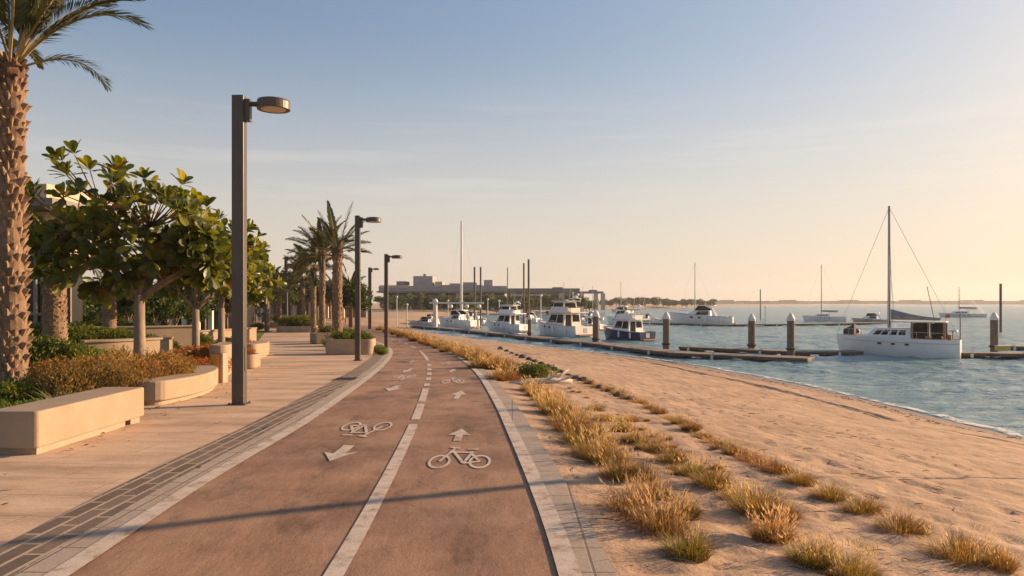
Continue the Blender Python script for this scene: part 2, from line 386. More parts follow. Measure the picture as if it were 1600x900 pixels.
    b=N('ShaderNodeBsdfPrincipled'); nt.links.new(col,b.inputs['Base Color']); b.inputs['Roughness'].default_value=0.7
    bp=N('ShaderNodeBump'); bp.inputs['Strength'].default_value=0.4; bp.inputs['Distance'].default_value=0.005; nt.links.new(g.outputs['Fac'],bp.inputs['Height']); nt.links.new(bp.outputs[0],b.inputs['Normal'])
    o=N('ShaderNodeOutputMaterial'); nt.links.new(b.outputs[0],o.inputs[0]); M['paint']=m
    # sea
    m,nt,N=new_mat('sea_water'); v=mapped(nt,(0.5,1.3,1),0.25); v2=mapped(nt,(0.45,1.1,1),-0.3)
    b=N('ShaderNodeBsdfPrincipled'); b.inputs['Roughness'].default_value=0.6; b.inputs['Specular IOR Level'].default_value=0.0
    pc=noise_tex(nt,v,0.06,5); rp=N('ShaderNodeValToRGB'); ramp(rp,[(0.35,(0.17,0.275,0.29)),(0.65,(0.235,0.35,0.355))]); nt.links.new(pc.outputs['Fac'],rp.inputs[0]); nt.links.new(rp.outputs[0],b.inputs['Base Color'])
    w1=noise_tex(nt,v,0.95,5,0.62); w2=noise_tex(nt,v2,0.27,3,0.5); w3=noise_tex(nt,v,4.0,3,0.6)
    s1=N('ShaderNodeMath',operation='MULTIPLY_ADD'); s1.inputs[1].default_value=2.0; nt.links.new(w2.outputs['Fac'],s1.inputs[0]); nt.links.new(w1.outputs['Fac'],s1.inputs[2])
    s2=N('ShaderNodeMath',operation='MULTIPLY_ADD'); s2.inputs[1].default_value=0.22; nt.links.new(w3.outputs['Fac'],s2.inputs[0]); nt.links.new(s1.outputs[0],s2.inputs[2])
    bp=N('ShaderNodeBump'); bp.inputs['Strength'].default_value=1.0; bp.inputs['Distance'].default_value=0.35; nt.links.new(s2.outputs[0],bp.inputs['Height']); nt.links.new(bp.outputs[0],b.inputs['Normal'])
    gl=N('ShaderNodeBsdfGlossy'); gl.inputs['Roughness'].default_value=0.12; gl.inputs['Color'].default_value=(0.95,0.97,1,1); nt.links.new(bp.outputs[0],gl.inputs['Normal'])
    # a wavy sea never turns into a full mirror: facing facets keep showing the water's own colour
    fr=N('ShaderNodeFresnel'); fr.inputs['IOR'].default_value=1.33; nt.links.new(bp.outputs[0],fr.inputs['Normal'])
    cl=N('ShaderNodeMapRange'); cl.inputs['From Min'].default_value=0.02; cl.inputs['From Max'].default_value=0.75; cl.inputs['To Min'].default_value=0.06; cl.inputs['To Max'].default_value=0.68; nt.links.new(fr.outputs[0],cl.inputs['Value'])
    mx=N('ShaderNodeMixShader'); nt.links.new(cl.outputs[0],mx.inputs[0]); nt.links.new(b.outputs[0],mx.inputs[1]); nt.links.new(gl.outputs[0],mx.inputs[2])
    o=N('ShaderNodeOutputMaterial'); nt.links.new(mx.outputs[0],o.inputs[0]); M['water']=m
    # foam
    m,nt,N=new_mat('foam'); v=mapped(nt); n=noise_tex(nt,v,3.0,5,0.7); r=N('ShaderNodeValToRGB'); ramp(r,[(0.42,0),(0.55,1)]); nt.links.new(n.outputs['Fac'],r.inputs[0])
    b=N('ShaderNodeBsdfPrincipled'); b.inputs['Base Color'].default_value=(0.75,0.72,0.68,1); b.inputs['Roughness'].default_value=0.6
    t=N('ShaderNodeBsdfTransparent'); mx=N('ShaderNodeMixShader'); nt.links.new(r.outputs[0],mx.inputs[0]); nt.links.new(t.outputs[0],mx.inputs[1]); nt.links.new(b.outputs[0],mx.inputs[2])
    o=N('ShaderNodeOutputMaterial'); nt.links.new(mx.outputs[0],o.inputs[0]); M['foam']=m
    M['lawn']=rough_mat('lawn',(0.06,0.095,0.022),(0.13,0.15,0.035),2.0,0.95,1.0,60,c3=(0.22,0.17,0.08),bdist=0.04)

# ------------------------------------------------------------------ the ground, the water, the paths
def strip(name, xl, xr, y0, y1, off, mat, ncol=2, kind='structure', rows=None):
    ys=rows if rows is not None else np.concatenate([np.arange(y0,min(y1,60),0.4), np.arange(min(y1,60),y1+0.01,2.0)])
    ys=np.unique(np.clip(np.append(ys,y1),y0,y1))
    a=xl(ys); b=xr(ys); t=np.linspace(0,1,ncol)
    X=a[:,None]*(1-t)+b[:,None]*t; Y=np.repeat(ys[:,None],ncol,1); Z=np.repeat((vbase(ys)+off)[:,None],ncol,1)
    o=grid_mesh(name,np.stack([X,Y,Z],-1).reshape(-1,3),len(ys),ncol,mat); o['kind']=kind; return o

def garden_edge(y):
    return np.interp(y,[-14,7,10.6,11.4,12.6,14.2,15.6,17.2,20,24,30,40,60],[-5.8,-5.8,-5.85,-6.35,-6.45,-6.6,-6.95,-7.45,-8.1,-9.2,-11,-14,-20])
def garden_z(x,y):
    d=np.clip(garden_edge(y)-x,0,50); t=np.clip((d-0.3)/4.5,0,1); f=np.clip((y-7)/6,0,1)*np.clip((62-y)/20,0,1)
    return vbase(y)+0.03+0.62*t*t*(3-2*t)*f+0.04*(vnoise(x,y,0.5)-0.5)
def gz(x,y): return float(garden_z(np.array([x]),np.array([y]))[0])

def build_setting():
    setting_materials()
    # ground sheet out to the horizon
    rr=np.concatenate([[0.5],np.geomspace(1.5,9000,150)]); aa=np.linspace(-PI,PI,361)
    RR,AA=np.meshgrid(rr,aa,indexing='ij'); X=(RR*np.sin(AA)).ravel(); Y=(RR*np.cos(AA)).ravel(); P=np.stack([X,Y],1)
    ins=inside(P,SEA_POLY); dS=dist_line(P,SHORE_LINE)
    near_beach=(~ins)&(Y<99)&(X>beach_edge(np.clip(Y,-14,128)))
    zb=vbase(Y); Z=np.where(ins, SEA-0.15-np.minimum(dS*0.07,3.0), np.minimum(zb-0.06, SEA-0.12+dS*0.14))
    Z=np.where(near_beach, np.minimum(Z, beach_smooth(X,Y)-0.28), Z)
    o=grid_mesh('ground',np.stack([X,Y,Z],1),len(rr),len(aa),M['soil']); o['kind']='structure'
    # the beach with its footprints
    ys=np.concatenate([np.arange(-14,2.9,0.6),np.geomspace(3.0,101,300)]); t=np.linspace(0,1,280)
    a=beach_edge(ys)-0.02; b=shore(ys)+1.6; X=a[:,None]*(1-t)+b[:,None]*t; Y=np.repeat(ys[:,None],len(t),1)
    Z=beach_z(X,Y); o=grid_mesh('beach',np.stack([X,Y,Z],-1).reshape(-1,3),len(ys),len(t),M['sand']); o['kind']='structure'
    # sea
    rr=np.concatenate([np.arange(10,70,0.22),np.geomspace(70.3,240,170),np.geomspace(246,9000,50)]); aa=np.concatenate([np.linspace(rad(-25),rad(42),330),np.linspace(rad(43),rad(95),30)])
    RR,AA=np.meshgrid(rr,aa,indexing='ij'); X=RR*np.sin(AA); Y=RR*np.cos(AA)
    # wind waves: crests run roughly along the shore
    u=X*0.94+Y*0.34; w=-X*0.34+Y*0.94; k=np.clip((260-RR)/120,0,1)
    H=0.11*(vnoise(u*0.45+3,w*1.1,0.42)-.5)+0.12*(vnoise(u*.55,w*1.25,0.95)-.5)+0.07*(vnoise(u*.7+9,w*1.2,2.1)-.5)+0.05*np.abs(vnoise(u*.6+5,w*1.3,1.5)-.5)
    H=1.45*H*k*np.clip((X-shore(np.clip(Y,-14,98)))/4+0.12,0.06,1)
    V=np.stack([X,Y,SEA+H],-1).reshape(-1,3)
    o=grid_mesh('sea',V,len(rr),len(aa),M['water']); o['kind']='structure'
    # foam where the water meets the sand
    ys=np.geomspace(8,98,400); w=(vnoise(ys,ys*0,0.8)-0.5)*0.9; xs=shore(ys)
    wid=0.16+0.22*vnoise(ys,ys*0+4,1.7)
    X=np.stack([xs+w*0.35-0.05,xs+w*0.35+wid],1); Y=np.repeat(ys[:,None],2,1); Z=np.full_like(X,SEA+0.03)
    bz=beach_z(X,Y); Z=np.maximum(Z,bz+0.012)
    o=grid_mesh('foam',np.stack([X,Y,Z],-1).reshape(-1,3),len(ys),2,M['foam']); o['kind']='stuff'
    # promenade
    c=lambda k:(lambda y:np.full_like(np.asarray(y,float),k))
    off=lambda f,d:(lambda y:f(y)+d)
    strip('pavement',c(-70.0),off(asph_L,-0.75),-14,128,0.0,M['pavement_slabs'],12)
    strip('brick_paving',off(asph_L,-0.76),off(asph_L,-0.35),-14,60,0.008,M['brick_band'],3)
    strip('pale_paving',off(asph_L,-0.35),off(asph_L,-0.15),-14,60,0.009,M['grey_pavers'],2)
    strip('edge_line',off(asph_L,-0.155),asph_L,-14,70,0.013,M['paint'],2)
    strip('cycle_path',off(asph_L,-0.02),off(asph_R,0.02),-14,128,0.004,M['asphalt'],8)
    strip('edge_kerb',asph_R,off(asph_R,STRIP),-14,128,0.016,M['paint'],2)
    strip('paver_edging',off(asph_R,STRIP),off(asph_R,STRIP+PAVER),-14,128,0.008,M['grey_pavers'],2)
    # centre line: one long worn dash, then shorter ones round the bend
    for (p0,p1) in [(1400,664),(656.5,632),(628.5,607.5),(604,600),(594.5,590.5),(586.5,582.5),(579,576),(572.5,569.5),(564,549),(544,540.5),(538.5,536),(534.5,532.5),(531,529)]:
        ya=gnd(0,p0).y if p0<1300 else -14.0; yb=gnd(0,p1).y
        hw=0.062
        strip('lane_marking',off(centre,-hw),off(centre,hw),ya,yb,0.010,M['paint'],2,rows=np.linspace(ya,yb,max(3,int((yb-ya)/0.5))))
    # garden
    ys=np.linspace(-8,62,90); t=np.concatenate([np.linspace(0,0.25,16),np.linspace(0.28,1,20)]); e=garden_edge(ys)
    X=e[:,None]-t*34; Y=np.repeat(ys[:,None],len(t),1); Z=garden_z(X,Y)
    o=grid_mesh('lawn',np.stack([X,Y,Z],-1).reshape(-1,3),len(ys),len(t),M['lawn']); o['kind']='structure'

def flat_mark(name, polys, loc, u, v, flip=False):
    """painted symbol: polygons in unit coordinates laid on the path; u metres across, v metres along"""
    mb=MB()
    for k,poly in enumerate(polys):
        pts=[]
        for (a,b) in poly:
            if flip: a,b=-a,1-b
            x=loc.x+a*u; y=loc.y+b*v; pts.append((x,y,base_z(y)+0.0105+(0.0003*max(0,k-43) if len(polys)>20 else 0.0006*k)))
        n=len(pts); area=sum(pts[i][0]*pts[(i+1)%n][1]-pts[(i+1)%n][0]*pts[i][1] for i in range(n))
        if area<0: pts=pts[::-1]
        mb.add(pts,[tuple(range(n))])
    o=mb.build(name,M['paint']); o['kind']='structure'; return o
def stroke(a,b,w):
    a=Vector((a[0],a[1],0)); b=Vector((b[0],b[1],0)); d=(b-a).normalized(); n=Vector((-d.y,d.x,0))*w/2
    return [tuple((a+n)[:2]),tuple((b+n)[:2]),tuple((b-n)[:2]),tuple((a-n)[:2])]
def bike_polys(w=0.055):
    P=[]
    for cx in (-0.33,0.33):
        n=22; ro,ri=0.185,0.185-w*0.8
        for k in range(n):
            a,b=2*PI*k/n,2*PI*(k+1)/n
            yo=1.25; cy=0.30
            P.append([(cx+ro*math.cos(a),cy+ro*yo*1.25*math.sin(a)),(cx+ro*math.cos(b),cy+ro*yo*1.25*math.sin(b)),(cx+ri*math.cos(b),cy+ri*yo*1.25*math.sin(b)),(cx+ri*math.cos(a),cy+ri*yo*1.25*math.sin(a))])
    s=lambda a,b:P.append(stroke(a,b,w))
    wl,wr,bb,st,hd=(-0.33,0.30),(0.33,0.30),(0.07,0.22),(0.17,0.80),(-0.17,0.78)
    s(bb,(0.17,0.74)); s(bb,hd); s((-0.18,0.72),(0.15,0.70)); s(wl,(-0.15,0.9)); s(wr,(0.15,0.66)); s(wr,bb)
    s((0.08,0.86),(0.27,0.86)); s((-0.24,0.96),(-0.06,0.90))
    return P
ARROW=[[(-0.17,0.0),(0.17,0.0),(0.17,0.5),(-0.17,0.5)],[(-0.5,0.46),(0.5,0.46),(0.0,1.0)]]
def build_markings():
    def by_px(kind, x0,x1,y0,y1, flip=False):
        a=gnd((x0+x1)/2,y1); b=gnd((x0+x1)/2,y0); u=(x1-x0)*a.y/FOC; cx=((x0+x1)/2-CX)/FOC
        loc=Vector((cx*(a.y+b.y)/2,a.y,0))
        if kind=='arrow': flat_mark('arrow_marking',ARROW,loc,u,b.y-a.y,flip)
        else: flat_mark('bicycle_marking',bike_polys(0.075 if kind=='far' else 0.055),loc,u*0.97,b.y-a.y,flip)
    by_px('bike',669,772,699,734); by_px('arrow',700,736,671,690)
    by_px('bike',526,610,660,685,True)
    by_px('arrow',704,730,611,624); by_px('far',692,728,590,600); by_px('arrow',700,714,577,582); by_px('far',693,707,564,570)
    by_px('arrow',600,630,603,612,True); by_px('far',612,646,586,595,True); by_px('arrow',630,644,576,583,True); by_px('far',639,650,563,568,True)
    # the arrow that points back towards the viewer, turned to the side
    a=gnd(515,722); t=gnd(546,697); d=Vector((t.x-a.x,t.y-a.y,0)); L=d.length; d.normalize(); n=Vector((-d.y,d.x,0)); hw=0.185
    P=[[(a+d*L*0.42+n*0.065)[:2],(t+n*0.065)[:2],(t-n*0.065)[:2],(a+d*L*0.42-n*0.065)[:2]],[tuple(a[:2]),(a+d*L*0.55-n*hw)[:2],(a+d*L*0.38)[:2],(a+d*L*0.55+n*hw)[:2]]]
    mb=MB()
    for k,p in enumerate(P):
        pts=[(q[0],q[1],0.0105+0.0012*k) for q in p]
        A=sum(pts[i][0]*pts[(i+1)%4][1]-pts[(i+1)%4][0]*pts[i][1] for i in range(4))
        mb.add(pts if A>0 else pts[::-1],[(0,1,2,3)])
    o=mb.build('arrow_marking',M['paint']); o['kind']='structure'
# ------------------------------------------------------------------ plants
def plant_materials():
    M['blade']=leaf_mat('grass_blade',None,None,0.35,0.6,(1.5,1.3,0.8),attr=True,vary=0.14,gloss=0.15)
    M['bigleaf']=leaf_mat('glossy_leaf',(0.030,0.058,0.012),(0.060,0.090,0.018),0.38,0.42,(3.2,2.6,0.35),attr=True,vary=0.05,gloss=0.45)
    M['treeleaf']=leaf_mat('tree_leaf',(0.035,0.065,0.016),(0.075,0.10,0.025),0.30,0.55,(2.2,1.9,0.5),vary=0.16)
    M['rustleaf']=leaf_mat('rust_leaf',None,None,0.35,0.6,(1.5,1.1,0.6),attr=True,vary=0.08,gloss=0.12)
    M['hedgeleaf']=leaf_mat('hedge_leaf',(0.085,0.125,0.018),(0.175,0.19,0.034),0.28,0.55,(1.9,1.7,0.5),vary=0.12)
    M['frond']=leaf_mat('palm_leaflet',(0.055,0.075,0.028),(0.105,0.105,0.038),0.25,0.45,(1.7,1.5,0.6),vary=0.10,gloss=0.4)
    M['rachis']=rough_mat('palm_leaf_stalk',(0.27,0.20,0.08),(0.36,0.27,0.11),4,0.55,0.2,30)
    M['bark']=rough_mat('grey_bark',(0.20,0.145,0.105),(0.31,0.235,0.17),6,0.9,0.8,25,c3=(0.14,0.10,0.075),stretch=(1,1,0.35))
    M['palmbark']=rough_mat('palm_bark',(0.15,0.095,0.06),(0.26,0.17,0.11),8,0.95,0.9,30,c3=(0.13,0.08,0.055))
    M['scar']=rough_mat('leaf_base',(0.22,0.14,0.085),(0.40,0.27,0.17),9,0.9,0.8,35)
    M['fibre']=rough_mat('palm_fibre',(0.09,0.05,0.03),(0.17,0.10,0.06),9,0.95,0.9,35)
    M['drift']=rough_mat('bleached_wood',(0.42,0.36,0.30),(0.60,0.53,0.45),7,0.85,0.6,30,stretch=(1,4,4))

def blade(mb, p, az, lean, L, w, curl, seg=3):
    """one bent grass blade rising from p"""
    d=Vector((math.cos(az),math.sin(az),0)); s=Vector((-d.y,d.x,0)); pts=[]; a=lean; q=Vector(p)
    for i in range(seg+1):
        pts.append(q.copy()); q=q+(d*math.sin(a)+Vector((0,0,1))*math.cos(a))*(L/seg); a+=curl/seg
    vs=[]; 
    for i,q in enumerate(pts):
        ww=w*(1-0.9*(i/seg)**1.4)/2
        vs+= [q-s*ww,q+s*ww]
    mb.add(vs,[(2*i,2*i+1,2*i+3,2*i+2) for i in range(seg)])
def tuft_mesh(seed, h, spread, nb, green=0.3, seedheads=0.2, wide=0.009):
    """h height, spread ground radius"""
    r=random.Random(seed); mb=MB()
    for i in range(nb):
        t=r.random(); rr=spread*0.62*math.sqrt(r.random()); az=r.random()*2*PI
        p=(rr*math.cos(az),rr*math.sin(az),-0.03); out=az+r.gauss(0,0.6)
        L=h*r.uniform(0.55,1.12)*(1-0.3*rr/spread); lean=r.uniform(0.02,0.45)+0.85*rr/spread
        g=r.random()
        if g<green: mb.c=(r.uniform(0.15,0.24),r.uniform(0.145,0.20),r.uniform(0.03,0.05))
        elif g<green+0.2: mb.c=(r.uniform(0.28,0.36),r.uniform(0.15,0.19),0.05)
        else: 
            k=r.uniform(0.6,1.15); mb.c=(0.37*k,0.215*k,0.08*k)
        blade(mb,p,out,lean,L,wide*r.uniform(0.6,1.3),r.uniform(0.3,1.5))
        if r.random()<seedheads:
            k=r.uniform(0.9,1.25); mb.c=(0.50*k,0.37*k,0.21*k)
            d=Vector((math.cos(out),math.sin(out),0)); st=Vector(p); a=lean*0.55
            e=st+(d*math.sin(a)+Vector((0,0,math.cos(a))))*L*1.12
            blade(mb,p,out,a,L*1.12,wide*0.45,0.25,2)
            blade(mb,e-(d*math.sin(a)+Vector((0,0,math.cos(a))))*0.02,out,a+0.2,h*0.24,wide*1.5,0.5,2)
            blade(mb,e-(d*math.sin(a)+Vector((0,0,math.cos(a))))*0.02,out+1.5,a+0.2,h*0.2,wide*1.3,0.5,2)
    return mb
def tuft_proto(seed,*a,**k):
    o=tuft_mesh(seed,*a,**k).build('grass_tuft',M['blade']); return o

def build_tufts():
    r=random.Random(21)
    protos=[tuft_proto(i,0.28,0.25,620,[.72,.55,.45,.62,.35,.8,.25,.5][i],[.09,.05,.16,.03,.2,.06,.12,.02][i],[.009,.007,.01,.008,.009,.011,.006,.008][i]) for i in range(8)]            # green and straw, tall heads
    dry=[tuft_proto(20+i,0.23,0.24,900,0.12,0.03,0.006) for i in range(4)]           # rounded rusty cushions
    far=[tuft_proto(40+i,0.36,0.36,420,0.20,0.06,0.016) for i in range(4)]
    used=set()
    def put(kind,px,py,wpx,label,group=None,hs=1.0,var=None):
        pool={'g':protos,'d':dry,'f':far}[kind]; src=pool[r.randrange(len(pool)) if var is None else var]
        p=beach_at(px,py); w=wpx*p.y/FOC; s=w/{'g':0.60,'d':0.56,'f':0.8}[kind]
        if src.name not in used: used.add(src.name); o=src
        else: o=src.copy(); C.objects.link(o)
        o.location=p; o.rotation_euler=(r.uniform(-.08,.08),r.uniform(-.08,.08),r.uniform(0,6.28)); o.scale=(s,s*r.uniform(.9,1.1),s*hs*r.uniform(.88,1.12))
        tag(o,label,'grass tuft',group)
    # the row beside the pavers, from the viewer outwards (px, py of the foot, width)
    rowA=[(1075,868,92),(1030,822,98),(1068,800,60),(985,796,82),(1020,772,62),(968,748,78),(945,722,72),(998,746,56),(925,708,66),(962,716,52),(905,690,62),(940,696,54),(892,672,56),(925,680,46),(878,657,50),(908,663,46),(865,645,46),(892,650,40),(854,634,42),(880,639,38),(845,625,38),(868,629,36),(836,617,36),(858,620,32),(829,610,32),(848,613,30)]
    nm=['bushy green and straw tuft closest to the viewer in the row beside the pavers','broad pale tuft with tall seed heads, second in the row beside the pavers','small yellow green tuft on the seaward side of the second paver row tuft','loose straw tuft fourth from the near end of the paver row','short green hearted tuft behind the loose straw tuft of the paver row','dark footed tuft with brown tips where the long shadow crosses the pavers']
    for i,(x,y,w) in enumerate(rowA):
        lab=nm[i] if i<len(nm) else 'straw and green grass tuft in the dense row beside the grey pavers'
        put('g',x,y,w*1.38*r.uniform(.85,1.15),lab,None if i<len(nm) else 'grass tufts in the dense row beside the pavers',1.0,[3,4,5,6,0,1][i] if i<6 else None)
    for i,(x,y,w,k) in enumerate([(1330,896,95,'g'),(1270,880,85,'g'),(1205,838,68,'g'),(1222,806,72,'d'),(1182,800,88,'g'),(1150,778,60,'g'),(1112,760,72,'g'),(1082,740,58,'g'),(1050,718,52,'g'),(1020,700,46,'g'),(992,686,44,'g'),(970,670,40,'g'),(945,655,36,'d'),(930,640,30,'d'),(1040,702,36,'d'),(985,655,28,'d')]):
        lab=['spreading straw tuft at the near end of the middle dune row','green footed tuft just landward of the near end of the middle dune row','low pale tuft with bleached stems in the middle dune row','rusty cushion tuft behind the low pale tuft of the middle dune row','wide bushy tuft, the largest of the middle dune row','narrow straw tuft beside the wide bushy tuft of the middle row'][i] if i<6 else 'straw coloured grass tuft farther along the middle row of the dune'
        put(k,x,y,w*1.34*r.uniform(.85,1.15),lab,None if i<6 else 'grass tufts of the middle dune row',1.0,[6,0,2,1,7,6][i] if i<6 else None)
    rowC=[(1560,890,60),(1505,876,92),(1410,834,72),(1347,799,60),(1297,777,52),(1250,756,50),(1214,738,46),(1192,729,42),(1170,720,40),(1148,709,38),(1130,700,36),(1112,690,34),(1096,682,32),(1080,673,32),(1062,664,30),(1046,655,28),(1030,646,28),(1015,639,26),(998,631,26),(982,624,24),(966,617,24),(950,611,22),(935,605,22),(920,600,20)]
    for i,(x,y,w) in enumerate(rowC):
        lab=['half cut off rusty tuft at the near end of the seaward dune row','large rusty cushion tuft, second in the seaward dune row','round rusty tuft with a long shadow, third in the seaward dune row','small rust brown cushion, fourth in the seaward dune row','small golden cushion, fifth in the seaward dune row','dark footed cushion, sixth in the seaward dune row'][i] if i<6 else 'small golden cushion of grass in the thin seaward dune row'
        put('d',x,y,w*1.5,lab,None if i<6 else 'cushions of the thin seaward dune row',1.0)
    # sparse small tufts between the rows
    for i in range(26):
        t=r.random(); y=590+t*150; x=880+ (y-590)*1.25 + r.uniform(-20,70)*(0.6+t)
        put('d',x,y,9+16*t*r.uniform(.7,1.3),'tiny dry tuft scattered on the sand between the dune rows','tiny tufts scattered between the dune rows')
    # the long golden hedge of tufts beyond the bush, two lines following the bend
    A=[(786,592,34),(768,580,34),(755,573,30),(742,566,27),(729,560,24),(716,554,22),(703,549,20),(690,544,18),(677,539.5,17),(664,535.5,16),(651,531.5,15),(639,528,14),(628,524.5,13),(618,521.5,12),(607,518.5,12),(596,515.5,11)]
    for i,(x,y,w) in enumerate(A):
        for j in range(3):
            put('f',x+r.uniform(-9,11)*w/30,y+r.uniform(-5,3)*w/40,w*1.75,'golden grass tuft in the long hedge of tufts along the bend of the path','golden tufts along the bend of the path',1.0)
    B=[(806,578,22),(795,572,20),(783,566,19),(770,561,17),(757,556,16),(743,551,15),(729,546.5,14),(715,542,13),(700,537.5,12),(686,533.5,11),(672,529.5,10),(658,526,9)]
    for i,(x,y,w) in enumerate(B):
        for j in range(2): put('f',x+r.uniform(-5,5),y+r.uniform(-2,2),w*1.7,'golden grass tuft in the second line seaward of the path bend','golden tufts seaward of the path bend',0.7)
    for p in protos+dry+far:
        if p.name not in used: bpy.data.objects.remove(p)

def foliage_blob(seed, rx, ry, rz, n, lw, ll, col=None, shell=0.45, fine=False, z0=None):
    """leaves spread through a lumpy mound, centre at rz above the ground"""
    r=random.Random(seed); mb=MB(); lumps=[(Vector((r.uniform(-.55,.55)*rx,r.uniform(-.55,.55)*ry,rz*r.uniform(.6,1.1))),r.uniform(.38,.62)) for _ in range(9)]
    lumps.append((Vector((0,0,rz*0.8)),0.75))
    for i in range(n):
        c,k=lumps[r.randrange(len(lumps))]
        d=Vector((r.gauss(0,1),r.gauss(0,1),r.gauss(0,1))).normalized(); q=r.uniform(shell,1.05)
        p=c+Vector((d.x*rx*k*q,d.y*ry*k*q,d.z*rz*k*q))
        if p.z<0.01: p.z=abs(p.z)*0.4
        az=math.atan2(d.y,d.x)+r.gauss(0,.9); el=r.uniform(-.2,1.2) if not fine else r.uniform(.35,1.35)
        u=Vector((math.cos(az)*math.cos(el),math.sin(az)*math.cos(el),math.sin(el))); s=u.cross(Vector((r.gauss(0,1),r.gauss(0,1),r.gauss(0,1)))).normalized()
        L=ll*r.uniform(.6,1.3); w=lw*r.uniform(.6,1.3)
        if col: 
            a,b=col; t=r.random(); k2=r.uniform(.75,1.2); mb.c=tuple((a[i]*(1-t)+b[i]*t)*k2 for i in range(3))
        mb.add([p,p+u*L*.5+s*w*.5,p+u*L,p+u*L*.5-s*w*.5],[(0,1,2,3)])
    return mb
def stems_mesh(seed,h,spread,n=9,rr=0.012):
    r=random.Random(seed); mb=MB()
    for i in range(n):
        a=r.random()*6.28; mb.tube([(0.03*math.cos(a),0.03*math.sin(a),-0.04),(spread*.4*math.cos(a),spread*.4*math.sin(a),h*.5),(spread*.75*math.cos(a+.3),spread*.75*math.sin(a+.3),h*.9)],[rr,rr*.7,rr*.3],5)
    return mb
def shrub_proto(name,seed,rx,ry,rz,n,lw,ll,mat,col=None,fine=False,shell=.45):
    root=bpy.data.objects.new(name,None); link(root)
    foliage_blob(seed,rx,ry,rz,n,lw,ll,col,shell,fine).build('foliage',mat,root)
    stems_mesh(seed,rz*1.3,min(rx,ry)).build('stems',M['bark'],root)
    return root

# ------------------------------------------------------------------ broad leaved promenade tree
def obovate(mb, p, u, nrm, L, W):
    """a big paddle shaped leaf, folded a little on its midrib"""
    s=u.cross(nrm).normalized(); n=s.cross(u).normalized()
    prof=[(0,0.06),(0.25,0.45),(0.55,0.92),(0.78,1.0),(0.93,0.66),(1.0,0.06)]
    vs=[]
    for t,w in prof:
        c=p+u*L*t-n*(0.16*L*t*t); vs+=[c+s*W*.5*w+n*0.10*W*w, c, c-s*W*.5*w+n*0.10*W*w]
    fs=[]
    for i in range(len(prof)-1):
        a=3*i; fs+=[(a,a+1,a+4,a+3),(a+1,a+2,a+5,a+4)]
    mb.add(vs,fs)
def paddle_tree(name,seed,lobes,fork,trunk_r,n_ros,leaf,label,group,loc,base_bend=0.0,density=8):
    r=random.Random(seed); t=thing(name,label,'tree',loc,0,group)
    tr=MB(); tr.tube([(0,0,-.15),(base_bend*.3,0,fork*.35),(base_bend,0,fork)],[trunk_r*1.15,trunk_r,trunk_r*.85],12)
    top=Vector((base_bend,0,fork))
    nodes=[]
    for (c,R) in lobes:
        c=Vector(c)
        for k in range(3):
            tgt=c+Vector((r.uniform(-.4,.4)*R[0],r.uniform(-.4,.4)*R[1],r.uniform(-.45,.15)*R[2]))
            mid=top.lerp(tgt,.5)+Vector((0,0,-.10*R[2]))+Vector((r.uniform(-.1,.1),r.uniform(-.1,.1),0))
            pts=[top-Vector((0,0,.08)),mid,tgt]; q=[pts[0].lerp(pts[1],.5)+(mid-top)*.08]
            tr.tube([pts[0],pts[1],pts[2]],[trunk_r*.55,trunk_r*.38,trunk_r*.2],7); nodes+=[mid,mid.lerp(tgt,.5),tgt]
    lv=MB(); ros=[]
    for (c,R) in lobes:
        c=Vector(c); k=0
        while k<n_ros:
            d=Vector((r.gauss(0,1),r.gauss(0,1),r.gauss(0,1))).normalized(); q=r.uniform(.35,1.0)**.55
            p=c+Vector((d.x*R[0]*q,d.y*R[1]*q,d.z*R[2]*q)); k+=1
            ros.append((p,(d+Vector((0,0,.55))).normalized()))
    for p,ax in ros:
        nd=min(nodes,key=lambda q:(q-p).length)
        tr.tube([nd,nd.lerp(p,.55)+Vector((0,0,-.04)),p],[trunk_r*.17,trunk_r*.13,trunk_r*.09],5)
        a=ax.cross(Vector((.3,.2,1))).normalized(); b=ax.cross(a)
        m=r.randint(density-1,density+3); ph=r.random()*6.28
        g=r.random()
        for i in range(m):
            th=ph+i*2.4; tilt=r.uniform(.55,1.55) if i>2 else r.uniform(.2,.6)
            u=(ax*math.cos(tilt)+(a*math.cos(th)+b*math.sin(th))*math.sin(tilt)).normalized()
            L=leaf*r.uniform(.72,1.12)
            k=r.uniform(.75,1.25); q=r.random()
            if q<.008: lv.c=(.22*k,.11*k,.02)
            elif q<.16: lv.c=(.17*k,.17*k,.03)
            else: lv.c=((.043+.052*g)*k,(.064+.05*g)*k,(.012+.005*g)*k)
            obovate(lv,p+u*.03,u,ax,L,L*r.uniform(.42,.52))
    tr.build('trunk',M['bark'],t,smooth=True)
    lv.build('crown',M['bigleaf'],t)
    return t

